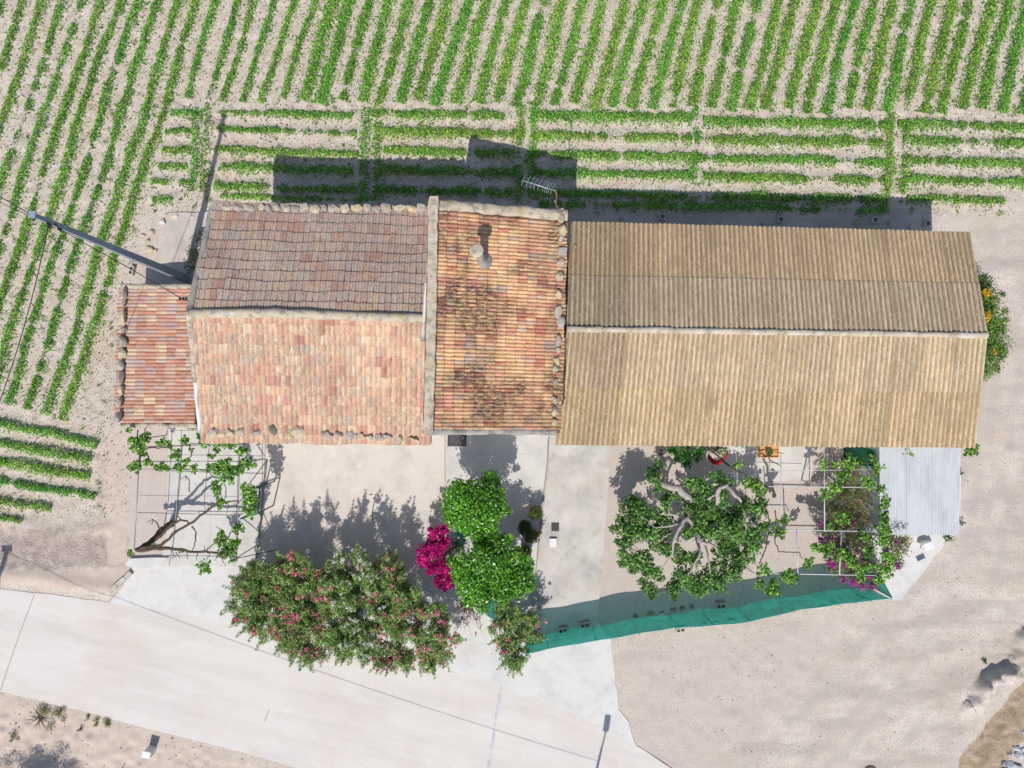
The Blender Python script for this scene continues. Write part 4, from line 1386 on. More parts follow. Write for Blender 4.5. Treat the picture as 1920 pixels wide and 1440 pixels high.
def tree(name, base, clumps, label, cat, bark, leafmat, pal, ll, lw, dens, trunk_h, r0, nlimb=9, group=None, **kw):
    t = empty(name, base, label, cat, group)
    top = Vector(base) + Vector((0, 0, trunk_h))
    items = [limb(base, top, r0, r0 * 0.75, 0.0, 5, 0.04)]
    sel = clumps if len(clumps) <= nlimb else random.sample(clumps, nlimb)
    for c_ in sel:
        items.append(limb(top - Vector((0, 0, random.uniform(0, trunk_h * .3))), Vector(c_[:3]), r0 * 0.5, 0.015, 0.1, 6, 0.06))
    tr = tubes_obj('trunk', [items[0]], bark, t)
    for it in items[1:]:
        tubes_obj('branch', [it], bark, tr, 6)
    leaf_cloud('crown', clumps, leafmat, t, pal, ll, lw, dens, **kw)
    return t


def filler(c_, n, spread, rz=None):
    """smaller clumps round each clump, for an uneven outline"""
    out = list(c_)
    for cl in c_:
        for _ in range(n):
            a = random.uniform(0, 2 * math.pi)
            rr_ = random.uniform(0.7, 1.05) * spread
            s_ = random.uniform(0.28, 0.5)
            out.append((cl[0] + math.cos(a) * cl[3] * rr_, cl[1] + math.sin(a) * cl[4] * rr_, cl[2] + random.uniform(-.4, .5) * cl[5], cl[3] * s_, cl[4] * s_, cl[5] * s_))
    return out


# two orange trees
zo = zc_(760, 860, 4.0)
c1 = zo([(400, 300, 120), (520, 260, 105), (630, 300, 105), (690, 370, 70), (560, 400, 125), (420, 430, 110), (335, 410, 60), (500, 520, 85), (620, 480, 85), (690, 250, 55)], 2.9, 0.25, 0.7) + zo([(640, 150, 70)], 2.3) + zo([(765, 390, 30)], 2.2)
tree('orange_tree', P(880, 925), filler(c1, 3, 0.95), 'bright green orange tree nearer the house, with a dark side lump', 'tree', M['bark'], M['leaf_gloss'], ORANGE_L, 0.12, 0.07, 780, 1.4, 0.11, shell=3.2)
c2 = zo([(800, 860, 80), (720, 820, 90), (760, 730, 70), (830, 720, 60), (920, 950, 60), (450, 800, 110), (580, 760, 115), (700, 640, 80), (640, 890, 120), (480, 950, 110), (560, 1050, 100), (760, 940, 105), (880, 900, 90), (900, 790, 65), (840, 975, 80), (700, 1030, 75), (430, 890, 80), (760, 610, 45)], 2.8, 0.25, 0.7) + zo([(600, 620, 70), (540, 600, 50)], 2.2)
tree('orange_tree', P(915, 1035), filler(c2, 3, 0.95), 'bright green orange tree nearer the road, between bougainvillea and net fence', 'tree', M['bark'], M['leaf_gloss'], ORANGE_L, 0.12, 0.07, 780, 1.4, 0.11, shell=3.2)

# magenta bougainvillea
c3 = zo([(230, 560, 50), (290, 530, 42), (200, 620, 45), (160, 690, 60), (140, 770, 45), (240, 680, 60), (290, 620, 45), (200, 820, 50), (270, 800, 60), (300, 880, 60), (250, 915, 42), (330, 940, 38), (290, 965, 30), (340, 800, 26)], 1.9, 0.3, 0.9)
t = tree('bougainvillea', P(835, 1040), filler(c3, 3, 1.0), 'vivid magenta bougainvillea beside the orange trees', 'bush', M['bark'], M['petal'], MAGENTA, 0.1, 0.08, 900, 0.6, 0.05, 6, shell=2.6)
leaf_cloud('foliage', zo([(300, 640, 50), (330, 700, 45), (270, 640, 40), (360, 640, 40), (250, 750, 30)], 1.6), M['leaf'], t, BOUG_L, 0.08, 0.04, 420)
# bare twigs behind it
t = empty('bare_shrub', P(862, 1022), 'bare brown twiggy shrub between magenta bougainvillea and orange trees', 'shrub')
its = [limb(P(862, 1022), P(850 + random.uniform(-28, 40), 1022 + random.uniform(-22, 34), random.uniform(1.2, 2.0)), 0.02, 0.004, 0.05, 5, 0.08) for _ in range(34)]
tubes_obj('twigs', its, M['bark'], t, 5)
leaf_cloud('foliage', zo([(400, 640, 60), (360, 700, 50), (440, 680, 50)], 1.3), M['leaf'], t, [C(120, 108, 84), C(100, 100, 66)], 0.06, 0.02, 200)

# dry reddish shrub by the road
t = empty('dry_shrub', P(878, 1130), 'thin reddish dry shrub at the roadside between the oleanders', 'shrub')
its = [limb(P(876, 1125), P(880 + random.uniform(-34, 34), 1150 + random.uniform(-24, 44), random.uniform(0.7, 1.5)), 0.016, 0.003, 0.05, 5, 0.08) for _ in range(60)]
tubes_obj('twigs', its, plain('dry_twig', C(158, 130, 124), 0.9), t, 4)
leaf_cloud('blossom', zo([(440, 1200, 30), (485, 1180, 26), (400, 1250, 28), (530, 1315, 24), (460, 1240, 34), (560, 1260, 24), (400, 1130, 20), (350, 1180, 24), (500, 1130, 30), (540, 1200, 30)], 1.1, 0.3), M['petal'], t, [C(206, 70, 84), C(190, 96, 108), C(160, 120, 100)], 0.07, 0.05, 210)

# oleander hedge: four bushes grown together
zh = zc_(400, 980, 4.0)


def oleander(base, lst, h, label, flower, nfl, seed):
    random.seed(seed)
    cl = []
    for (x, y, r) in lst:
        for _ in range(11):
            a, rr_ = random.uniform(0, 6.283), random.random() ** 0.5
            hh = h * random.uniform(0.55, 1.0)
            p = P(400 + (x + math.cos(a) * r * rr_) / 4, 980 + (y + math.sin(a) * r * rr_) / 4, hh)
            rr2 = r / 4 / S * random.uniform(0.28, 0.42)
            cl.append((*p, rr2, rr2, rr2 * 1.1))
    t = empty('oleander', base, label, 'bush', 'oleander bushes along the road')
    st = [limb(Vector(base) + Vector((random.gauss(0, .2), random.gauss(0, .15), 0)), Vector(c_[:3]), 0.03, 0.008, 0.02, 5, 0.04) for c_ in random.sample(cl, min(len(cl), 26))]
    tubes_obj('stems', st, M['bark'], t, 5)
    ctr = np.mean([c_[:3] for c_ in cl], axis=0)
    sh = []
    for c_ in random.sample(cl, int(len(cl) * .55)):
        d_ = Vector((c_[0] - ctr[0], c_[1] - ctr[1], 0))
        d_ = (d_.normalized() * .8 + Vector((random.gauss(0, .3), random.gauss(0, .3), .7))).normalized()
        for q_ in range(4):
            pp = Vector(c_[:3]) + d_ * (c_[3] * .8 + .12 * q_)
            sh.append((*pp, .1 - .012 * q_, .1 - .012 * q_, .1))
    leaf_cloud('shoots', sh, M['leaf'], t, OLEA_L, 0.13, 0.03, 500, up=0.35, jitter=1.1, droop=-0.5, minn=7)
    leaf_cloud('crown', filler(cl, 1, 1.0), M['leaf'], t, OLEA_L, 0.15, 0.036, 600, up=0.45, jitter=1.1, shell=2.4, droop=-0.5)
    fl = []
    for c_ in random.sample(cl, min(len(cl), nfl)):
        a = random.uniform(0, 6.283)
        for _ in range(random.randint(2, 5)):
            r_ = random.uniform(0.05, 0.1)
            fl.append((c_[0] + math.cos(a) * c_[3] * .5 + random.gauss(0, .16), c_[1] + math.sin(a) * c_[4] * .5 + random.gauss(0, .1) + 0.05, c_[2] + c_[5] * 1.05, r_, r_, r_ * .6))
    leaf_cloud('blossom', fl, M['petal'], t, flower, 0.065, 0.055, 900, minn=8)
    return t


oleander(P(520, 1075), [(290, 480, 140), (260, 600, 130), (330, 800, 90), (240, 450, 70), (420, 430, 160), (400, 600, 170), (520, 520, 150), (300, 380, 70), (560, 660, 140), (400, 720, 100), (240, 690, 60)], 2.6, 'pink oleander at the western end of the roadside hedge', PINK, 26, 31)
oleander(P(585, 1085), [(620, 330, 100), (700, 420, 150), (760, 560, 150), (640, 620, 150), (700, 780, 150), (600, 840, 110), (760, 860, 110), (700, 960, 90), (620, 940, 80), (560, 920, 70), (820, 940, 70), (860, 420, 90), (880, 700, 120), (540, 300, 60), (480, 800, 80)], 2.7, 'pink oleander second from the west in the roadside hedge', PINK, 76, 32)
oleander(P(655, 1090), [(1010, 320, 90), (1040, 460, 130), (1080, 600, 150), (1040, 740, 150), (1100, 850, 120), (960, 820, 110), (1020, 960, 90), (920, 920, 80), (1120, 960, 70), (900, 540, 110), (1110, 260, 60), (1150, 380, 80)], 2.7, 'white-flowered oleander in the middle of the roadside hedge', WHITEF, 70, 33)
oleander(P(745, 1105), [(1260, 440, 130), (1400, 480, 120), (1340, 600, 150), (1250, 720, 130), (1450, 700, 150), (1560, 620, 110), (1560, 820, 150), (1400, 880, 140), (1260, 960, 90), (1640, 960, 110), (1760, 880, 90), (1480, 1030, 90), (1330, 300, 60), (1680, 740, 110), (1260, 1040, 70), (1380, 1020, 80), (1600, 1060, 60), (1700, 980, 80), (1180, 820, 90), (1180, 560, 90)], 2.7, 'pink oleander at the eastern end of the roadside hedge', PINK, 84, 34)
t = oleander(P(942, 1155), [(2180 + 40, 700, 90), (2160, 800, 100), (2300, 760, 100), (2330, 860, 90), (2200, 900, 100), (2260, 980, 90), (2400, 840, 50), (2380, 740, 50), (2240, 1040, 60)], 1.9, 'separate oleander at the western end of the green net fence', PINK, 10, 35)

# bush with yellow flowers beyond the barn gable
random.seed(41)
cl = [(*P(x, y, h), r, r, r * .9) for x, y, r, h in [(1846, 532, .42, 1.1), (1856, 560, .5, 1.3), (1862, 600, .58, 1.4), (1866, 640, .6, 1.4), (1860, 672, .5, 1.3), (1850, 695, .4, 1.0), (1850, 620, .5, 1.5), (1846, 580, .45, 1.4), (1872, 610, .35, .9), (1838, 530, .35, .9), (1876, 655, .3, .8), (1838, 560, .4, 1.1), (1838, 660, .4, 1.2)]]
t = tree('flowering_bush', P(1822, 612), filler(cl, 3, 1.0), 'green bush with yellow flowers beyond the gable end of the barn', 'bush', M['bark'], M['leaf'], [C(86, 130, 48, 1.1), C(66, 108, 42, 1.1), C(110, 150, 60, 1.1), C(120, 134, 60, 1.1)], 0.11, 0.055, 560, 0.5, 0.06, 7)
leaf_cloud('blossom', [(*P(x, y, h), r, r, r * .5) for x, y, r, h in [(1850, 549, .22, 1.75), (1848, 598, .2, 1.9), (1853, 590, .16, 1.9), (1866, 660, .12, 1.9), (1843, 603, .14, 1.8)]], M['petal'], t, [C(244, 196, 20), C(236, 176, 10), C(226, 190, 60)], 0.1, 0.07, 420)

# fig tree with pale limbs
zf = zc_(1120, 800, 4.364)
fig_l = [(270, 660, 70), (340, 720, 70), (230, 830, 70), (300, 880, 70), (220, 950, 50), (380, 830, 60), (450, 900, 50), (510, 760, 50), (560, 660, 32), (260, 1100, 60), (330, 1060, 50), (380, 1130, 50), (420, 1180, 50), (440, 1330, 50), (380, 1280, 34), (500, 970, 50),
         (560, 1000, 42), (480, 1210, 42), (700, 1230, 70), (620, 1320, 50), (800, 1290, 70), (830, 1360, 42), (900, 1200, 50), (960, 1260, 60), (1040, 1240, 50), (1000, 1310, 42), (1120, 1200, 50), (1130, 1130, 50), (1200, 1090, 50), (960, 1130, 34), (690, 1080, 50), (800, 1080, 50),
         (870, 850, 60), (950, 880, 42), (760, 690, 60), (820, 760, 50), (930, 650, 42), (1010, 620, 42), (1040, 810, 60), (1130, 760, 50), (1110, 850, 60), (1180, 680, 50), (1210, 620, 42), (1080, 720, 50), (1300, 700, 50), (1320, 640, 42), (1270, 930, 50), (1260, 1000, 50), (1290, 850, 42), (1380, 820, 42),
         (1040, 950, 50), (1100, 1010, 60), (1010, 1010, 50), (1170, 930, 34), (880, 510, 42), (820, 470, 50), (760, 460, 42), (900, 560, 42), (990, 420, 42), (1080, 450, 34), (470, 410, 42), (520, 480, 42), (450, 370, 34), (500, 310, 34), (790, 580, 34), (1020, 540, 42), (640, 1010, 34), (560, 850, 42), (1000, 730, 40), (920, 760, 40), (1160, 850, 40)]
random.seed(51)
fig = empty('fig_tree', P(1318, 972), 'spreading fig tree with pale grey limbs in the gravel yard', 'tree')
fc = zf([(x, y, r * 1.36) for x, y, r in fig_l], 2.7, 0.5, 0.75)
for _ in range(20):
    a_, r_ = random.uniform(0, 6.283), random.random() ** .5
    fc.append((*P(1300 + math.cos(a_) * r_ * 118, 1000 + math.sin(a_) * r_ * 92, random.uniform(2.2, 3.1)), .22, .22, .18))
hub = P(1318, 962, 1.3)
K = lambda x, y, h: P(1120 + x / 4.364, 800 + y / 4.364, h)
trk = tubes_obj('trunk', [([P(1318, 975), P(1319, 970, .6), hub], [0.26, 0.2, 0.19])], M['bark_pale'], fig)
big = [([hub, K(840, 640, 2.0), K(770, 640, 2.4), K(720, 560, 2.7), K(640, 490, 2.8), K(510, 455, 2.9)], [.17, .16, .15, .15, .14, .11]),
       ([hub, K(900, 660, 2.2), K(950, 600, 2.7), K(970, 500, 3.0), K(1040, 460, 3.1)], [.13, .11, .1, .08, .06]),
       ([K(1040, 460, 3.1), K(1080, 540, 3.0), K(1150, 600, 2.9)], [.09, .08, .05]),
       ([hub, K(760, 780, 2.4), K(710, 730, 2.9), K(640, 830, 3.0), K(600, 940, 3.0), K(600, 1020, 2.9), K(500, 1140, 2.8)], [.12, .1, .08, .06, .05, .04, .02]),
       ([hub, K(800, 860, 2.4), K(810, 910, 2.6), K(940, 960, 2.8), K(960, 1010, 2.8)], [.12, .1, .08, .05, .03]),
       ([K(680, 770, 2.9), K(620, 790, 3.0), K(450, 810, 2.9)], [.06, .05, .02]),
       ([hub, K(1100, 760, 2.2), K(1260, 790, 2.7), K(1310, 860, 2.7)], [.12, .09, .07, .03]),
       ([K(810, 910, 2.6), K(820, 1010, 2.9), K(760, 1130, 2.9), K(720, 1200, 2.7)], [.07, .05, .03, .02]),
       ([K(760, 640, 2.4), K(860, 580, 2.6), K(960, 545, 2.8)], [.08, .06, .04]),
       ([K(870, 900, 2.6), K(890, 1080, 2.8), K(900, 1180, 2.7)], [.05, .035, .02]),
       ([K(600, 850, 3.0), K(540, 880, 2.9), K(480, 930, 2.7)], [.05, .03, .015])]
for it in big:
    p_, r_ = [it[0][0]] + [Vector(q_) * 1.0 + Vector((0, 0, .42)) for q_ in it[0][1:]], it[1]
    dense_p, dense_r = [], []
    for a, e, ra, rb in zip(p_[:-1], p_[1:], r_[:-1], r_[1:]):
        for q_ in range(3):
            dense_p.append(Vector(a).lerp(Vector(e), q_ / 3) + Vector((random.gauss(0, .025), random.gauss(0, .025), 0)))
            dense_r.append(ra + (rb - ra) * q_ / 3)
    dense_p.append(Vector(p_[-1])); dense_r.append(r_[-1])
    tubes_obj('branch', [(dense_p, dense_r)], M['bark_pale'], trk)
bpts = [Vector(q_) + Vector((0, 0, .4)) for it in big for q_ in it[0][1:]]
tw = []
for c_ in fc:
    cv = Vector(c_[:3])
    nb = min(bpts, key=lambda q_: (q_ - cv).length)
    tw.append(limb(nb, cv - Vector((0, 0, .05)), 0.022, 0.006, 0.03, 5, 0.06))
    bpts.append(cv - Vector((0, 0, .05)))
tubes_obj('twigs', tw, M['bark_pale'], fig, 5)
leaf_cloud('crown', filler(fc, 3, 1.05), M['leaf'], fig, FIG_L, 0.14, 0.085, 400, shell=2.4, jitter=0.9)

# broad-leaved shrub under the barn eave
cl = zf([(720, 240, 80), (640, 200, 55), (810, 230, 60), (740, 300, 42), (860, 190, 40), (600, 190, 40)], 1.2, 0.3)
tree('shrub', P(1290, 838), filler(cl, 2, 1.0), 'glossy green shrub peeping out under the barn eave above the fig', 'shrub', M['bark'], M['leaf_gloss'], [C(70, 140, 40, 1.1), C(52, 116, 36, 1.1), C(96, 164, 60, 1.1)], 0.14, 0.06, 420, 0.3, 0.04, 5)
cl = zf([(1040, 200, 45), (980, 190, 35)], 1.0, 0.2)
tree('shrub', P(1352, 838), filler(cl, 2, 1.0), 'small yellow-green shrub under the barn eave beside the red cloth', 'shrub', M['bark'], M['leaf'], [C(110, 140, 50, 1.1), C(140, 150, 60, 1.1)], 0.11, 0.05, 420, 0.3, 0.03, 3)
cl = zf([(480, 240, 40), (520, 200, 50), (540, 260, 35)], 1.0, 0.2)
tree('shrub', P(1238, 850), filler(cl, 1, 1.0), 'dark twiggy shrub by the barn wall at the gravel corner', 'shrub', M['bark'], M['leaf'], [C(96, 92, 60), C(120, 100, 66)], 0.1, 0.03, 200, 0.3, 0.03, 5)


# vines on pergolas
def vine(name, base, clumps, arms, label, thick, pal, dens=520, trunk=None):
    t = empty(name, base, label, 'vine')
    items = []
    for pts, r0, r1 in arms:
        dp, dr = [], []
        n_ = len(pts) - 1
        for i_ in range(n_):
            a, e = Vector(pts[i_]), Vector(pts[i_ + 1])
            for q_ in range(4):
                f_ = (i_ + q_ / 4) / n_
                dp.append(a.lerp(e, q_ / 4) + Vector((random.gauss(0, .018), random.gauss(0, .018), random.gauss(0, .015))))
                dr.append((r0 + (r1 - r0) * f_) * random.uniform(.85, 1.15))
        dp.append(Vector(pts[-1])); dr.append(r1)
        items.append((dp, dr))
    tr = tubes_obj('trunk', [items[0]], M['bark'], t)
    for it in items[1:]:
        tubes_obj('branch', [it], M['bark'], tr, 6)
    if clumps:
        leaf_cloud('foliage', filler(clumps, 5, 1.2), M['leaf'], t, pal, 0.12, 0.1, dens * 1.05, up=0.8, jitter=1.0, shell=1.8, minn=5)
    return t


A = lambda x, y, h=2.25: P(200 + x / 4.644, 780 + y / 4.644, h)
zv = zc_(200, 780, 4.644)
vine_l = [(275, 235, 55), (230, 235, 42), (340, 200, 42), (310, 300, 42), (480, 230, 38), (545, 250, 30), (670, 220, 38), (610, 340, 42), (690, 390, 30), (860, 230, 42), (800, 180, 25), (960, 240, 38), (1040, 240, 46), (1110, 240, 42), (950, 300, 25), (910, 350, 25), (1170, 310, 38),
          (1220, 420, 55), (1010, 420, 60), (1050, 490, 68), (1130, 470, 50), (960, 460, 42), (890, 450, 30), (240, 440, 50), (350, 410, 34), (490, 450, 38), (435, 450, 22), (640, 460, 38), (760, 460, 34), (950, 630, 55), (990, 750, 42), (1220, 660, 60), (1250, 740, 60), (1255, 830, 52),
          (1150, 970, 42), (1010, 1090, 60), (1060, 1180, 72), (1120, 1110, 46), (1000, 1030, 28), (850, 1310, 52), (205, 1185, 28), (410, 1130, 24), (650, 1170, 16), (200, 120, 22), (740, 295, 16)]
random.seed(61)
arms = [([P(322, 982), P(316, 985, .4), A(470, 1000, 1.2), A(400, 1080, 1.8), A(260, 1170, 2.2)], 0.15, 0.09),
        ([A(250, 1170), A(480, 1150), A(620, 1160), A(720, 1180), A(860, 1185), A(970, 1190)], 0.075, 0.04),
        ([A(300, 1160), A(470, 1130), A(600, 1010), A(720, 940), A(860, 840), A(960, 760), A(1050, 745), A(1150, 740)], 0.075, 0.025),
        ([A(420, 1080, 2.0), A(560, 950, 2.2), A(640, 905), A(700, 915), A(720, 940)], 0.06, 0.03),
        ([A(640, 905), A(630, 870), A(600, 865)], 0.025, 0.012),
        ([A(740, 960), A(775, 1010), A(770, 1110), A(740, 1175)], 0.03, 0.018),
        ([A(470, 1000, 2.0), A(430, 920), A(400, 900), A(390, 945)], 0.03, 0.015),
        ([A(400, 905), A(350, 930)], 0.02, 0.01),
        ([A(870, 840), A(830, 830), A(790, 840)], 0.035, 0.01),
        ([A(870, 1170), A(930, 1120), A(960, 1090)], 0.03, 0.015),
        ([A(1050, 1080), A(1080, 1010), A(1130, 1000)], 0.025, 0.015),
        ([A(990, 1030), A(985, 980), A(950, 960)], 0.02, 0.012),
        ([A(970, 760), A(975, 690), A(950, 640)], 0.02, 0.012),
        ([A(1050, 745), A(1070, 800)], 0.02, 0.01),
        ([A(290, 200), A(290, 330), A(295, 460)], 0.03, 0.02),
        ([A(340, 320), A(380, 390), A(410, 430), A(560, 460), A(760, 460), A(850, 470), A(960, 460)], 0.03, 0.02),
        ([A(270, 130), A(265, 190), A(280, 240)], 0.03, 0.02), ([A(340, 110), A(310, 170)], 0.025, 0.02),
        ([A(350, 280), A(480, 280), A(620, 260), A(720, 245), A(800, 240), A(1040, 240)], 0.025, 0.018),
        ([A(730, 250), A(740, 340), A(700, 385)], 0.025, 0.018),
        ([A(700, 1180), A(710, 1250)], 0.02, 0.008), ([A(790, 1190), A(775, 1260)], 0.02, 0.008), ([A(900, 1200), A(870, 1250)], 0.02, 0.01),
        ([A(560, 1165), A(600, 1220), A(560, 1240)], 0.02, 0.008), ([A(600, 1190), A(640, 1240)], 0.02, 0.008), ([A(960, 1200), A(1010, 1250), A(1030, 1310)], 0.025, 0.01), ([A(960, 1210), A(950, 1260)], 0.02, 0.01), ([A(850, 1175), A(850, 1130)], 0.02, 0.008)]
vine('grape_vine', P(322, 982), zv(vine_l, 2.32, 0.08, 0.6), arms, 'old grape vine trained over the wires at the western patio', 0.1, VINE_L)

B = lambda x, y, h=2.3: P(1440 + x / 4.364, 800 + y / 4.364, h)
zr = zc_(1440, 800, 4.364)
vr = [(450, 310, 30), (545, 315, 30), (660, 310, 58), (740, 290, 34), (990, 205, 40), (1140, 205, 42), (850, 270, 30), (910, 340, 52), (620, 400, 42), (830, 450, 46), (560, 500, 50), (470, 570, 42), (950, 580, 42), (950, 650, 42), (600, 740, 50), (520, 820, 30), (940, 740, 38), (950, 850, 52),
      (950, 930, 46), (790, 900, 42), (830, 1020, 42), (390, 1000, 34), (490, 1010, 50), (580, 1040, 50), (660, 1080, 42), (990, 1090, 50), (960, 1180, 60), (760, 1220, 42), (820, 1150, 34), (900, 1260, 34), (700, 1130, 34), (130, 770, 38), (100, 870, 38), (330, 1110, 38), (180, 1245, 60), (50, 1340, 50), (50, 1290, 40), (930, 500, 34), (1660, 200, 46), (1700, 170, 34)]
vr2 = [(1155, 320, 34), (1240, 450, 50), (1290, 490, 42), (1345, 545, 38), (1370, 1170, 46), (1330, 1285, 38)]
random.seed(62)
arms = [([P(1452, 930), P(1452, 930, 1.0), K(1440, 560, 2.2)], 0.06, 0.05),
        ([K(900, 180, 2.3), K(1010, 260, 2.3), K(1110, 340, 2.3), K(1200, 390, 2.3), K(1330, 450, 2.3), K(1460, 550, 2.3)], 0.05, 0.03),
        ([K(1350, 590, 2.3), K(1385, 680, 2.3), K(1410, 800, 2.3), K(1390, 950, 2.3), K(1350, 1060, 2.3), K(1320, 1120, 2.3)], 0.035, 0.025),
        ([K(1455, 680, 2.3), K(1465, 830, 2.3), K(1455, 950, 2.3), K(1490, 1020, 2.3), K(1600, 1030, 2.3), K(1650, 1030, 2.3), K(1680, 1080, 2.3)], 0.028, 0.018),
        ([K(1390, 230, 2.3), K(1420, 280, 2.3), K(1500, 320, 2.3)], 0.03, 0.015),
        ([K(1280, 185, 2.3), K(1400, 190, 2.3), K(1530, 220, 2.3)], 0.03, 0.012),
        ([B(450, 310), B(640, 330), B(740, 300), B(900, 300)], 0.025, 0.015), ([B(940, 330), B(940, 640), B(950, 900), B(970, 1180)], 0.035, 0.02),
        ([B(560, 500), B(480, 560), B(430, 700)], 0.02, 0.012), ([B(400, 1000), B(580, 1040), B(700, 1130), B(800, 1230)], 0.025, 0.015), ([B(600, 740), B(700, 820), B(800, 900), B(830, 1020)], 0.025, 0.012)]
vine('grape_vine', P(1452, 930), zr(vr, 2.38, 0.08, 0.6) + zf(vr2, 2.38, 0.08, 0.6), arms, 'grape vine trained over the white pipes between fig and shed', 0.1, VINE_L)

# purple bougainvillea under the second pergola
random.seed(63)
bl = [(620, 420, 90), (700, 480, 100), (600, 560, 100), (760, 600, 90), (680, 680, 110), (540, 680, 80), (780, 760, 80), (640, 820, 110), (520, 800, 80), (740, 900, 110), (620, 960, 100), (500, 940, 80), (820, 980, 70), (700, 1060, 110), (560, 1090, 90), (820, 1120, 90), (640, 1180, 90), (760, 1240, 80), (1010, 850, 70), (1060, 930, 90), (1000, 1000, 80), (1100, 1000, 70), (1040, 1100, 80), (960, 1120, 80), (880, 1220, 80), (460, 860, 50), (480, 620, 50), (540, 1180, 50), (1140, 920, 50), (700, 380, 60)]
bc = zr(bl, 1.45, 0.4, 0.8)
t = tree('bougainvillea', P(1590, 985), filler(bc, 1, 1.0), 'dark bougainvillea with purple blossom under the pergola by the shed', 'bush', M['bark'], M['leaf'], BOUG_L2, 0.1, 0.05, 460, 0.5, 0.06, 9, shell=2.6)
leaf_cloud('blossom', zr([(440, 930, 36), (530, 930, 32), (560, 970, 24), (740, 1030, 28), (770, 1070, 30), (1060, 960, 30), (640, 1130, 32), (530, 1130, 40), (620, 1250, 40), (700, 1280, 40), (780, 1310, 36), (860, 1310, 42), (1120, 850, 42), (1070, 1140, 30), (430, 800, 30), (700, 790, 22), (500, 600, 22), (500, 1100, 36), (840, 1230, 34), (960, 1000, 24), (680, 340, 30), (700, 370, 24), (1030, 1130, 22)], 2.05, 0.1), M['petal'], t, PURPLE, 0.085, 0.065, 480)
cl = zr([(780, 520, 50), (800, 590, 50), (820, 680, 50), (770, 430, 30)], 1.7, .2)
t = tree('grey_shrub', P(1606, 935), filler(cl, 1, 1.), 'pale grey half-dry shrub between dark bougainvillea and shed wall', 'shrub', M['bark_pale'], M['leaf'], [C(168, 166, 146), C(150, 146, 126), C(186, 182, 168)], 0.09, 0.02, 300, .6, .03, 6)
cl = zr([(1030, 770, 45), (1060, 820, 50), (1120, 800, 40)], 2.3, .2)
t = tree('grey_shrub', P(1668, 985), filler(cl, 1, 1.), 'greyish twiggy shrub rising over the corner of the zinc roof', 'shrub', M['bark'], M['leaf'], [C(110, 104, 84), C(96, 98, 70), C(140, 90, 100)], 0.09, 0.03, 240, .8, .03, 6)
for (x, y, r, lab) in [(1470, 900, 46, 'leafy green weed at the lower right corner of the zinc-roofed shed'), (1580, 780, 28, 'small green weed beside the right wall of the zinc-roofed shed'), (1690, 200, 34, 'green weed at the corner of the barn by the dirt track'), (1575, 370, 22, 'sparse weed at the right wall of the shed near its middle')]:
    cl = zr([(x, y, r), (x + r * .6, y + r * .4, r * .6)], .25, .05, .5)
    tree('weed', P(1440 + x / 4.364, 800 + y / 4.364), filler(cl, 2, 1.), lab, 'weed', M['bark'], M['leaf'], [C(96, 134, 60), C(76, 116, 48), C(116, 150, 80)], 0.1, 0.05, 360, .1, .012, 3)

# potted plants by the patio
for (x, y, h, r, pal, lab) in [(1004, 962, 0.85, 0.3, [C(90, 110, 40), C(70, 96, 36), C(110, 124, 52)], 'clipped round shrub in a terracotta pot beside the patio edge'),
                               (984, 990, 0.75, 0.3, [C(62, 92, 40), C(50, 80, 36)], 'dark green potted shrub beside the round clipped one'),
                               (1000, 1006, 0.7, 0.32, [C(104, 96, 50), C(84, 90, 44), C(120, 112, 60)], 'brownish potted shrub nearest the white lid'),
                               (985, 1035, 0.6, 0.3, [C(92, 104, 48), C(130, 130, 70), C(70, 86, 40)], 'potted shrub with yellowish leaves next to the lower orange tree')]:
    g_ = P(960 + (x - 960) * (1 - h / CAMH), 720 + (y - 720) * (1 - h / CAMH))
    t = empty('potted_plant', g_, lab, 'potted plant', 'potted plants by the patio')
    V, F = lathe_geo(g_ + Vector((0, 0, .05)), [(0.14, 0), (0.2, 0.3), (0.23, 0.31), (0.23, 0.36), (0.19, 0.36), (0.18, 0.32)], 14)
    mesh_obj('pot', V, F, M['terracotta'], t)
    tubes_obj('stem', [([g_ + Vector((0, 0, .3)), g_ + Vector((0, 0, h))], [.025, .02])], M['bark'], t, 6)
    c_ = g_ + Vector((0, 0, h))
    leaf_cloud('foliage', filler([(*c_, r, r, r * .9)], 9, 0.8), M['leaf'], t, pal, 0.07, 0.035, 1500, shell=3)
# shrub in the shade of the western gable
cl = [(*P(x, y, h), r, r, r) for x, y, h, r in [(362, 470, .9, .3), (358, 490, .8, .3), (370, 450, 1.0, .28), (378, 435, 1.0, .22), (355, 500, .6, .25), (366, 482, .9, .3)]]
tree('shrub', P(382, 485), filler(cl, 2, 1.), 'dark narrow-leaved shrub in the shade between pole and western gable', 'shrub', M['bark'], M['leaf'], [C(70, 84, 60), C(56, 72, 52), C(96, 100, 76)], 0.12, 0.03, 420, .4, .03, 6)
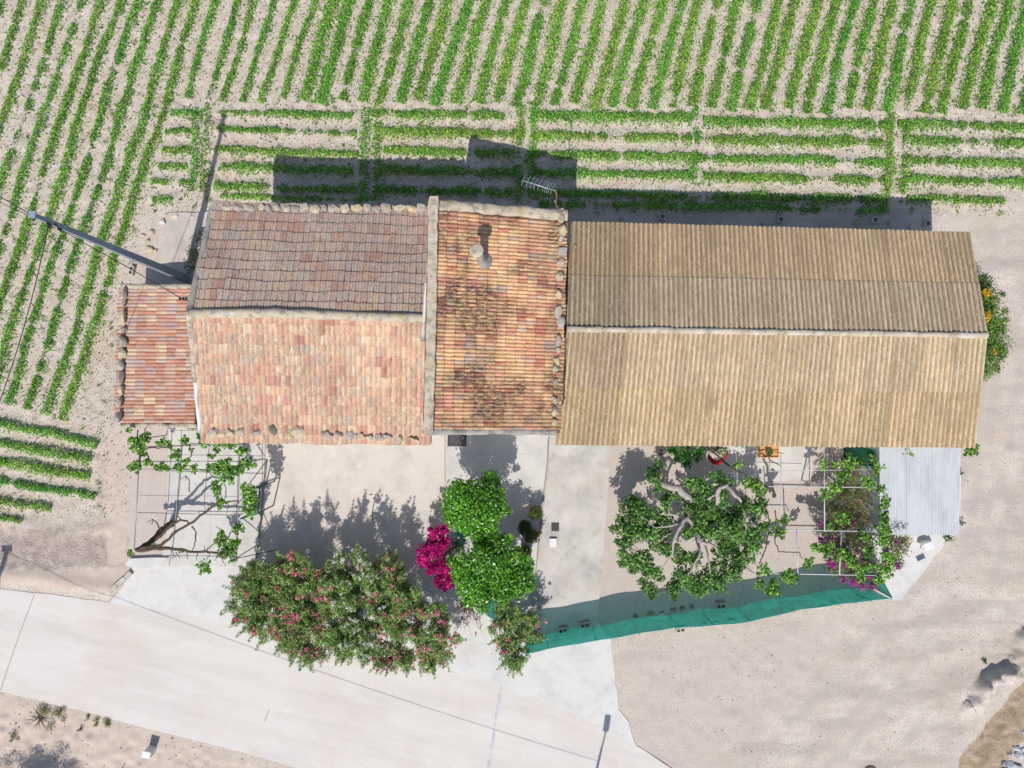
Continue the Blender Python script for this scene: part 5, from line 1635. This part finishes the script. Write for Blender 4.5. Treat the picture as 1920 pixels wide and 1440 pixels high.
# verge plants below the road
random.seed(71)
for (x, y, r, pal, lab, sp) in [(85, 1335, .42, [C(150, 150, 84), C(128, 132, 70), C(170, 164, 104)], 'spiky yellow-green tuft on the verge below the road', 1), (112, 1338, .28, [C(158, 156, 80), C(140, 140, 72)], 'small yellowish tuft touching the spiky one on the verge', 0),
                               (28, 1380, .24, [C(96, 124, 60), C(80, 108, 50)], 'small green bush at the lower left on the verge', 0), (165, 1344, .15, [C(126, 134, 66), C(146, 150, 80)], 'leftmost of three small tufts at the lower road edge', 0),
                               (180, 1352, .2, [C(136, 136, 74), C(156, 150, 90)], 'middle of three small tufts at the lower road edge', 0), (204, 1355, .26, [C(116, 128, 64), C(136, 140, 76)], 'rightmost of three small tufts at the lower road edge', 0), (152, 1365, .14, [C(120, 110, 70), C(100, 100, 60)], 'little brownish weed beneath the three tufts on the verge', 0),
                               (1846, 1238, .18, [C(70, 112, 50), C(56, 96, 44)], 'small green weed on the crest of the earth bank', 0)]:
    g_ = P(x, y)
    cl = [(g_.x + random.gauss(0, r * .4), g_.y + random.gauss(0, r * .4), r * .35, r * .5, r * .5, r * .35) for _ in range(5)]
    t = empty('tuft', g_, lab, 'plant')
    leaf_cloud('foliage', cl, M['leaf'], t, pal, 0.1, 0.02, 700, jitter=1.2)
    if sp:
        its = [limb(P(76, 1345), P(76, 1345) + Vector((math.cos(a) * random.uniform(.4, .75), math.sin(a) * random.uniform(.4, .75), random.uniform(.05, .2))), .02, .004, .1, 5, .05) for a in np.linspace(0, 6.1, 16)]
        tubes_obj('stalks', its, plain('dry_stalk', C(120, 112, 84)), t, 4)
# bush below the frame whose shadow reaches into it
cl = [(*(P(66, 1496) + Vector((random.gauss(0, .6), random.gauss(0, .2), random.uniform(1.0, 3.0)))), .42, .36, .45) for _ in range(26)]
tree('roadside_bush', P(70, 1512), filler(cl, 1, 1.), 'roadside bush just below the picture, casting a soft shadow on the verge', 'bush', M['bark'], M['leaf'], OLEA_L, .12, .03, 340, .6, .05, 8)


# ------------------------------------------------------------------ pergolas
def pergola(label, pipes, posts, mat, r, base):
    t = empty('pergola', base, label, 'pergola')
    for a, e, *rr_ in pipes:
        tubes_obj('rail', [([a, (a + e) / 2 + Vector((0, 0, -.015)), e], rr_[0] if rr_ else r)], mat, t, 6)
    for p_ in posts:
        tubes_obj('post', [([Vector((p_.x, p_.y, 0)), p_], r * 1.3)], mat, t, 8)
    return t


hA = 2.2
pergola('thin grey wire pergola over the western patio and gravel strip',
        [(A(292, 200, hA), A(240, 1160, hA)), (A(660, 240, hA), A(575, 1150, hA)), (A(1160, 250, hA), A(1132, 1235, hA)), (A(270, 840, hA), A(1150, 865, hA)), (A(300, 395, hA), A(1160, 395, hA)),
         (A(225, 1215, hA), A(1132, 1222, hA)), (A(295, 462, hA), A(1155, 466, hA), .01), (A(285, 690, hA), A(1150, 700, hA), .009), (A(295, 270, hA), A(1160, 245, hA))],
        [A(292, 200, hA), A(240, 1160, hA), A(1160, 250, hA), A(1132, 1235, hA), A(1150, 865, hA)], M['metal_wire'], 0.017, P(340, 930))
t = empty('garden_gate', P(470, 942), 'dark green metal frame standing beside the vine on the patio', 'gate')
gp = [A(1165, 895, 1.9), A(1320, 845, 1.9), A(1332, 620, 1.9), A(1255, 635, 1.9)]
tubes_obj('frame', [([gp[0], gp[1]], .03), ([gp[1], gp[2]], .03), ([gp[2], gp[3]], .03)], M['green_metal'], t, 6)
for p_ in gp:
    tubes_obj('leg', [([Vector((p_.x, p_.y, 0)), p_], .03)], M['green_metal'], t, 6)
for a, e, lab in [((A(1280, 205, 2.2)), A(1365, 332, 1.6), 'short dark stay beneath the southern eave over the patio'), (A(1230, 605, 2.0), A(1392, 390, 1.2), 'dark stay slanting from the vine towards the house wall'), (A(1185, 890, 1.9), A(1320, 1002, .1), 'dark stay slanting down from the green metal frame'), (A(1135, 1240, 2.2), A(1490, 1165, .2), 'long dark stay from the pergola corner into the oleander')]:
    tag(tubes_obj('stay_wire', [([a, (a + e) / 2 - Vector((0, 0, .03)), e], .018)], M['dark_metal'], None, 6), lab, 'wire')  # thin dark tubes along slanting lines over the patio
tag(tubes_obj('ground_pipe', [([P(x, y, .085) for x, y in [(500, 862), (497, 890), (492, 930), (489, 980), (484, 1020), (478, 1058)]], .035)], M['joint'], None, 6), 'grey conduit lying across the patio between pergola and oleanders', 'pipe')
tag(tubes_obj('dry_stick', [([P(x, y, .07) for x, y in [(706, 925), (702, 938), (699, 955), (697, 976)]], [.008, .015, .018, .02])], M['bark'], None, 5), 'thin dry stick lying on the sunlit patio', 'stick')

hB = 2.3
g = lambda x, y: P(x, y, hB)
pergola('white pipe pergola between fig tree and zinc-roofed shed',
        [(g(1440, 912), g(1648, 914)), (g(1462, 993), g(1646, 997)), (g(1413, 1075), g(1652, 1079)), (g(1440, 884), g(1640, 880), .014), (g(1546, 846), g(1546, 997)), (g(1578, 997), g(1574, 1078)), (g(1493, 994), g(1496, 1076)), (g(1464, 850), g(1466, 994), .014),
         (g(1651, 850), g(1652, 1079)), (g(1440, 948), g(1530, 951), .012), (g(1380, 845), g(1383, 905), .014), (g(1418, 846), g(1416, 1076), .014)],
        [g(1546, 914), g(1651, 997), g(1652, 1079), g(1413, 1075), g(1440, 912)], M['metal_white'], 0.024, P(1530, 960))

# ------------------------------------------------------------------ green shade-net fence
fence = empty('net_fence', P(1300, 1145), 'long green shade-net fence curving along the gravel yard', 'fence')
fb = [(985, 1194), (1024, 1186), (1100, 1175), (1186, 1162), (1250, 1152), (1317, 1144), (1383, 1137), (1470, 1120), (1536, 1111), (1597, 1103), (1632, 1100)]
base_pts = []
for (x1, y1), (x2, y2) in zip(fb[:-1], fb[1:]):
    k = max(2, int(math.hypot(x2 - x1, y2 - y1) / 9))
    base_pts += [P(x1 + (x2 - x1) * j / k, y1 + (y2 - y1) * j / k) for j in range(k)]
base_pts.append(P(*fb[-1]))
NV = 9
V, F = [], []
ph = [random.uniform(0, 6) for _ in range(4)]
for i, p in enumerate(base_pts):
    d = base_pts[min(i + 1, len(base_pts) - 1)] - base_pts[max(i - 1, 0)]
    nrm2 = Vector((d.y, -d.x, 0)).normalized()
    top = 1.8 + 0.05 * math.sin(i * 0.31 + ph[0]) + .03 * math.sin(i * .83)
    for j in range(NV):
        f = j / (NV - 1)
        bulge = (0.12 * math.sin(i * 0.23 + ph[1]) + .06 * math.sin(i * .7 + j * .9 + ph[2]) + .035 * math.sin(i * 1.9 + j * 1.4)) * math.sin(math.pi * f) + .05 * f * math.sin(i * .17 + ph[3]) + 0.05 * (1 - f) * math.sin(i * .5)
        V.append(p + nrm2 * bulge + Vector((0, 0, -0.03 + f * (top + .04))))
for i in range(len(base_pts) - 1):
    for j in range(NV - 1):
        F.append((i * NV + j, (i + 1) * NV + j, (i + 1) * NV + j + 1, i * NV + j + 1))
mesh_obj('net', V, F, M['net'], fence, True)
tubes_obj('top_wire', [([V[i * NV + NV - 1] for i in range(len(base_pts))], .014)], plain('net_hem', C(150, 206, 206), 0.6), fence, 5)
for (x, y) in [(985, 1194), (1024, 1186), (1110, 1174), (1186, 1162), (1255, 1151), (1317, 1144), (1383, 1137), (1460, 1122), (1536, 1111), (1597, 1103), (1632, 1100)]:
    p = P(x, y) + Vector((0, -.14, 0))
    tubes_obj('post', [([p, p + Vector((0, .1, 1.76))], .013)], M['net_post'], fence, 8)
for (q0, q1, lab) in [((862, 985), (872, 1018), 'scrap of green shade net glimpsed between magenta bougainvillea and orange tree'), ((898, 1120), (932, 1140), 'scrap of green shade net glimpsed below the orange tree nearer the road')]:
    a_, e_ = P(*q0), P(*q1)
    V, F = [], []
    for i in range(9):
        for j in range(6):
            V.append(a_.lerp(e_, i / 8) + Vector((.06 * math.sin(i * 1.3 + j), .06 * math.cos(i * .9 + j * .7), .02 + j * .32)))
    for i in range(8):
        for j in range(5):
            F.append((i * 6 + j, (i + 1) * 6 + j, (i + 1) * 6 + j + 1, i * 6 + j + 1))
    tag(mesh_obj('net_scrap', V, F, M['net'], None, True), lab, 'net')
t = empty('gate_panel', P(1630, 1072), 'dark mesh gate panel at the eastern end of the net fence', 'gate')
q = [P(1612, 1062), P(1632, 1098)]
mesh_obj('panel', [q[0] + Vector((0, 0, .1)), q[1] + Vector((0, 0, .1)), q[1] + Vector((0, 0, 1.7)), q[0] + Vector((0, 0, 1.7))], [(0, 1, 2, 3)], M['net'], t)
tubes_obj('frame', [([q[0] + Vector((0, 0, .1)), q[0] + Vector((0, 0, 1.75)), q[1] + Vector((0, 0, 1.75)), q[1] + Vector((0, 0, .1))], .025)], M['green_metal'], t, 6)
p = P(1590, 850)
t = empty('green_screen', p, 'bright green painted screen panel standing under the barn eave by the shed', 'panel')
boxes_obj('panel', [(p + Vector((0, 0, 1.05)), (0.3, 0.7, 1.9))], M['green_paint'], t, .01)
boxes_obj('foot', [(p + Vector((0, 0, .05)), (0.4, 0.8, .1))], M['dark_metal'], t)


# ------------------------------------------------------------------ concrete blocks and small ground things
def hollow_block(name, p, L, W, H, rot, label, cat, group, holes=2):
    """A hollow block: four walls and the webs between the holes, open at the top."""
    th = 0.045
    R = Matrix.Rotation(rot, 3, 'Z')
    parts = [((0, W / 2 - th / 2), (L, th)), ((0, -W / 2 + th / 2), (L, th))]
    n = holes + 1
    for i in range(n):
        parts.append(((-L / 2 + th / 2 + i * (L - th) / (n - 1), 0), (th, W - 2 * th)))
    V, F = [], []
    for (cx, cy), (sx, sy) in parts:
        v, f = box_geo((0, 0, 0), (sx, sy, H), 0, len(V))
        V += [R @ (q_ + Vector((cx, cy, 0))) + Vector((p.x, p.y, H / 2 + p.z)) for q_ in v]
        F += f
    v, f = box_geo((0, 0, 0), (L - .02, W - .02, .03), 0, len(V))
    V += [R @ q_ + Vector((p.x, p.y, p.z + .02)) for q_ in v]
    F += f
    return tag(mesh_obj(name, V, F, M['block']), label, cat, group)


GB = 'hollow concrete blocks lying about'
hollow_block('concrete_block', P(250, 508), 0.4, 0.2, 0.2, 1.35, 'hollow concrete block on the bare ground above the lean-to', 'block', GB)
hollow_block('concrete_block', P(1055, 1180), 0.42, 0.24, 0.2, 0.15, 'left of two hollow blocks at the foot of the net on the driveway', 'block', GB)
hollow_block('concrete_block', P(1096, 1170), 0.42, 0.24, 0.2, 0.2, 'right of two hollow blocks at the foot of the net on the driveway', 'block', GB)
hollow_block('concrete_block', P(1350, 1134), 0.42, 0.24, 0.2, 0.1, 'hollow block at the foot of the net below the fig tree', 'block', GB)
hollow_block('concrete_block', P(1275, 1180), 0.42, 0.2, 0.14, 0.15, 'half-sunk hollow block just outside the net fence', 'block', GB)
for i, (x, y) in enumerate([(1240, 408), (1461, 413), (1637, 414), (1735, 421)]):
    hollow_block('square_block', P(x, y), 0.27, 0.27, 0.22, random.gauss(0, .04), '%s small square hollow block from the left in the shade behind the barn' % nth(i + 1), 'block', 'square blocks behind the barn', 1)
random.seed(81)
for i, (x, y, s_, c_) in enumerate([(304, 416, .36, C(236, 230, 222)), (329, 407, .36, C(220, 204, 184)), (360, 407, .3, C(222, 208, 190)), (283, 436, .34, C(214, 198, 178)), (281, 466, .4, C(224, 204, 174)), (276, 452, .24, C(206, 188, 164)), (290, 470, .2, C(216, 196, 168)), (312, 402, .2, C(204, 190, 172)), (268, 441, .2, C(210, 196, 178))]):
    rock('field_stone', P(x, y, .06), (s_ * 1.2, s_ * .85, s_ * .7), 300 + i, c_, ('bright white stone on the bare patch near the pole' if i == 0 else '%s pale stone, from the top, of the heap between pole and western gable' % nth(i)), 'stone', None if i == 0 else 'pale stones near the pole')
for i, (x, y, s_, c_) in enumerate([(1348, 416, .2, C(190, 186, 184)), (1428, 419, .18, C(180, 176, 176)), (1607, 419, .3, C(200, 178, 130)), (1667, 418, .26, C(180, 174, 170)), (1708, 426, .28, C(196, 194, 192)), (1166, 410, .22, C(176, 170, 166))]):
    rock('shade_stone', P(x, y, .05), (s_, s_ * .8, s_ * .6), 330 + i, c_, '%s small stone, left to right in drawn order, lying in the shade behind the barn' % nth(i + 1), 'stone', 'stones in the shade behind the barn')
for i, (x, y, s_, c_) in enumerate([(1192, 1157, .22, C(150, 140, 126)), (1220, 1152, .3, C(190, 184, 150)), (1241, 1151, .26, C(226, 222, 214)), (1262, 1145, .26, C(176, 172, 146)), (1280, 1141, .22, C(150, 132, 118)), (1297, 1139, .26, C(160, 150, 130))]):
    rock('fence_stone', P(x, y, .06), (s_ * 1.2, s_ * .7, s_ * .7), 350 + i, c_, '%s stone from the west weighing down the foot of the net fence' % nth(i + 1), 'stone', 'stones at the foot of the net fence')
for i, (x, y, s_) in enumerate([(1165, 1195, .16), (1320, 1172, .25), (1342, 1168, .22), (1372, 1164, .28), (1540, 1138, .26), (1566, 1132, .3)]):
    rock('pale_stone', P(x, y, .03), (s_ * 1.7, s_ * .7, s_ * .5), 370 + i, C(232, 216, 200), '%s pale stone from the west along the outer side of the net fence' % nth(i + 1), 'stone', 'pale stones outside the net fence')
random.seed(83)
k = 0
rub = sorted([(random.uniform(1874, 1930), random.uniform(1368, 1450)) for _ in range(24)], key=lambda q_: q_[1])
for i, (x, y) in enumerate(rub):
    if x + (y - 1440) * -0.0 < 1920 - (y - 1365) * 0.62:
        continue
    k += 1
    s_ = random.uniform(.22, .6)
    rock('rubble_rock', P(x, y, .05), (s_, s_ * .8, s_ * .6), 400 + i, random.choice([C(190, 192, 198), C(172, 172, 178), C(206, 206, 208)]), '%s grey rubble rock from the top in the heap at the lower right corner' % nth(k), 'rock', 'rubble rocks at the lower right corner')
t = empty('doormat', P(857, 826), 'dark doormat at the door of the tall block', 'doormat')
o_ = P(857, 826)
boxes_obj('mat', [(Vector((o_.x, o_.y, .066)), (0.82, 0.5, .02))], M['mat'], t, .006)
boxes_obj('trim', [(Vector((o_.x + .36, o_.y, .079)), (0.06, 0.44, .008)), (Vector((o_.x - .36, o_.y, .079)), (0.06, 0.44, .008))], M['dark_metal'], t)
t = empty('drain_grate', P(1041, 988), 'dark square drain grate on the driveway', 'grate')
boxes_obj('frame', [(P(1041, 988, .068), (0.34, 0.38, .014))], M['grey_lid'], t, .004)
for j in range(6):
    boxes_obj('slat', [(P(1041, 988, .079) + Vector((0, -.13 + j * .052, 0)), (0.27, 0.03, .012))], M['dark_metal'], t)
t = empty('access_cover', P(1037, 1018), 'raised white square cover on the driveway', 'cover')
boxes_obj('box', [(P(1037, 1018, .1), (0.33, 0.4, .1))], M['block'], t, .01)
boxes_obj('lid', [(P(1037, 1018, .165), (0.31, 0.38, .03))], M['white'], t, .01)
t = empty('floor_cover', P(1726, 1045), 'dark blue-grey square plate on the ground below the shed', 'plate')
boxes_obj('plate', [(P(1726, 1045, .035), (0.36, 0.22, .02), .45)], plain('slate_plate', C(84, 96, 112)), t, .005)
boxes_obj('rim', [(P(1726, 1045, .028), (0.4, 0.26, .02), .45)], M['block'], t)
p = P(1733, 1020)
t = empty('plastic_chair', p, 'white plastic chair lying tipped over below the zinc-roofed shed', 'chair')
boxes_obj('seat', [(p + Vector((.02, -.02, .3)), (.42, .34, .05), .35)], M['white'], t, .015)
boxes_obj('backrest', [(p + Vector((-.16, .16, .18)), (.4, .05, .34), .35)], plain('grey_plastic', C(196, 198, 196)), t, .015)
for sx, sy in ((-.17, -.14), (.17, -.12), (-.15, .12), (.18, .1)):
    tubes_obj('leg', [([p + Vector((sx, sy, .3)), p + Vector((sx * 1.15, sy * 1.15, .02))], .02)], M['white'], t, 6)
p = P(1437, 846)
t = empty('planter', p, 'orange planter box with a small green plant under the barn eave', 'planter')
bp = []
for dx, dy, sx, sy in ((0, .23, .8, .04), (0, -.23, .8, .04), (.38, 0, .04, .42), (-.38, 0, .04, .42)):
    bp.append((p + Vector((dx, dy, .2)), (sx, sy, .4)))
boxes_obj('box', bp + [(p + Vector((0, 0, .17)), (.72, .42, .3))], M['orange'], t)
leaf_cloud('foliage', filler([(p.x - .05, p.y - .02, .55, .16, .16, .14)], 5, 1.), M['leaf'], t, [C(120, 140, 54), C(96, 124, 44)], .1, .05, 900)
# red cloth slung under the eave
t = []
V, F = [], []
for i in range(9):
    u = i / 8
    for j in range(4):
        v_ = j / 3
        q = K(905 + u * 165, 200 + 85 * math.sin(math.pi * min(1, u * .9 + .05)) - 20 * u + 45 * v_, 1.0 - .12 * math.sin(math.pi * u))
        V.append(q + Vector((0, 0, -.1 * v_ + .02 * math.sin(i * 2.1 + j))))
for i in range(8):
    for j in range(3):
        F.append((i * 4 + j, (i + 1) * 4 + j, (i + 1) * 4 + j + 1, i * 4 + j + 1))
o = mesh_obj('red_cloth', V, F, M['red'], None, True)
sm = o.modifiers.new('thick', 'SOLIDIFY'); sm.thickness = .015
tag(o, 'red cloth slung beneath the vine near the barn eave', 'cloth')
V, F = lathe_geo(P(1632, 1450, 0.0), [(.33, 0), (.33, .03), (.3, .035), (.28, .03), (.02, .032)], 20)
tag(mesh_obj('manhole_cover', V, F, M['wood']), 'brown round cover cut by the lower edge of the photo', 'cover')
# white meter pedestal on the verge
p = P(287, 1402)
t = empty('meter_pedestal', p, 'white utility pedestal standing on the verge below the road', 'pedestal')
boxes_obj('body', [(p + Vector((0, 0, .28)), (.32, .26, .56), -.25)], M['white'], t, .02)
boxes_obj('cap', [(p + Vector((0, 0, .58)), (.36, .3, .05), -.25)], M['white'], t, .015)
boxes_obj('door', [(p + Vector((.03, -.135, .3)), (.22, .012, .36), -.25)], M['block'], t)
# marker stake
p0, p1 = P(1816, 1312, .0), P(1830, 1334, .75)
t = empty('marker_stake', p0, 'red and white striped marker stake leaning by the earth bank', 'stake')
for i in range(6):
    tubes_obj('stripe', [([p0.lerp(p1, i / 6), p0.lerp(p1, (i + 1) / 6)], .012)], M['red'] if i % 2 else M['white'], t, 6)

# ------------------------------------------------------------------ chimney-top antenna, poles and cables
t = empty('antenna', P(1052, 395, 5.4), 'television antenna on a bent rusty mast at the corner of the tall block', 'antenna')
mast = [P(1056, 398, 5.45), P(1048, 393, 5.7), P(1042, 382, 6.4), P(1044, 368, 7.2), P(1041, 356, 7.9)]
tubes_obj('mast', [(mast, .022)], M['rust'], t, 6)
tubes_obj('bracket', [([P(1056, 391, 5.8), P(1046, 395, 5.6)], .02), ([P(1040, 376, 6.6), P(1045, 390, 5.9)], .014)], M['alu'], t, 5)
b0, b1 = P(1042, 358, 7.9), P(979, 338, 7.9)
tubes_obj('boom', [([b0, b1], .016)], M['alu'], t, 6)
for f in (0.13, 0.21, .26, .31, .38, .52, .63, .74, .85, .99):
    c_ = b0.lerp(b1, f)
    tubes_obj('element', [([c_ + Vector((.12, .16, .12)), c_, c_ + Vector((-.03, -.19, .12))], .008)], M['alu'], t, 4)

pb = P(352, 524)
pole = empty('utility_pole', pb, 'tall grey square utility pole rising beside the lean-to', 'pole')
V, F = [], []
H_ = 10.1
ptop = P(62, 403, H_)
for (f, w) in ((0, .32), (.5, .22), (1, .13)):
    c_ = pb.lerp(ptop, f)
    for dx, dy in ((-1, -1), (1, -1), (1, 1), (-1, 1)):
        R = Matrix.Rotation(-.12, 3, 'Z')
        V.append(c_ + R @ Vector((dx * w / 2, dy * w / 2, 0)))
for i in range(2):
    for s in range(4):
        F.append((i * 4 + s, i * 4 + (s + 1) % 4, i * 4 + 4 + (s + 1) % 4, i * 4 + 4 + s))
F.append((8, 9, 10, 11))
mesh_obj('shaft', V, F, M['pole'], pole)
boxes_obj('cap', [(ptop + Vector((0, 0, .03)), (.2, .2, .06), -.12)], M['pole'], pole)
for dx, dy, dz in ((.12, -.16, -.5), (.2, -.22, -.9), (-.1, -.05, -.15), (.05, -.2, -.6)):
    c_ = ptop + Vector((dx, dy, dz))
    V, F = lathe_geo(c_ - Vector((0, 0, .08)), [(.03, 0), (.06, .03), (.04, .07), (.06, .1), (.03, .16)], 8)
    mesh_obj('insulator', V, F, M['dark_metal'], pole, True)
tubes_obj('bracket', [([ptop + Vector((0, 0, -.55)), ptop + Vector((.2, -.25, -.6))], .025), ([ptop + Vector((0, 0, -.9)), ptop + Vector((.24, -.25, -.95))], .025)], M['dark_metal'], pole, 6)


def cable(a, e, sag, r, label, n=18):
    a, e = Vector(a), Vector(e)
    pts = [a.lerp(e, i / n) - Vector((0, 0, sag * 4 * (i / n) * (1 - i / n))) for i in range(n + 1)]
    tag(tubes_obj('power_cable', [(pts, r)], M['cable'], None, 5), label, 'cable', 'overhead cables')


hk = P(344, 562, 5.6)
cable(ptop + Vector((.2, -.22, -.9)), hk, .15, .014, 'thin cable from the pole to the bracket on the western gable')
cable(ptop + Vector((-.1, 0, -.2)), P(-90, 318, 9.4), .1, .015, 'thick cable leaving the pole top towards the upper left edge')
cable(ptop + Vector((-.12, -.05, -.3)), P(-80, 345, 9.2), .3, .011, 'thin looping cable under the thick one at the pole top')
cable(ptop + Vector((.05, -.2, -.6)), P(-60, 900, 8.6), .35, .016, 'twisted cable running from the pole down the left edge of the field')
t = empty('cable_bracket', hk, 'small dark insulator bracket where the cable meets the western gable', 'bracket')
tubes_obj('arm', [([hk, hk + Vector((.35, -.14, -.02))], .02)], M['rust'], t, 6)
for d in (-.1, .02, .12):
    boxes_obj('clamp', [(hk + Vector((d, .03, .05)), (.05, .12, .08))], M['dark_metal'], t)
# street lamp, a second pole and their cable stand just outside the picture; their shadows fall on the road
lb = P(1085, 1588)
t = empty('street_lamp', lb, 'street lamp outside the lower edge whose shadow lies on the road', 'street lamp')
tubes_obj('post', [([lb, lb + Vector((0, 0, 3.5)), lb + Vector((0, 0, 6.6))], [.09, .07, .05])], M['metal_wire'], t, 8)
tubes_obj('arm', [([lb + Vector((0, 0, 6.5)), lb + Vector((.06, .2, 6.9)), lb + Vector((.12, .5, 7.0))], .035)], M['metal_wire'], t, 6)
boxes_obj('lamp_head', [(lb + Vector((.16, .8, 7.0)), (.26, .75, .12), -.15)], M['metal_wire'], t, .04)
p2 = P(-34, 1232)
t = empty('service_pole', p2, 'service pole outside the left edge whose shadow tip lies on the dark soil', 'pole')
tubes_obj('shaft', [([p2, p2 + Vector((0, 0, 7.2))], [.14, .1])], M['wood'], t, 10)
boxes_obj('cap', [(p2 + Vector((0, 0, 7.15)), (.45, .2, .2))], M['dark_metal'], t)
cable(p2 + Vector((0, 0, 6.9)), lb + Vector((0, 0, 5.7)), .5, .011, 'cable between street lamp and service pole, seen only by its shadow on the road', 40)
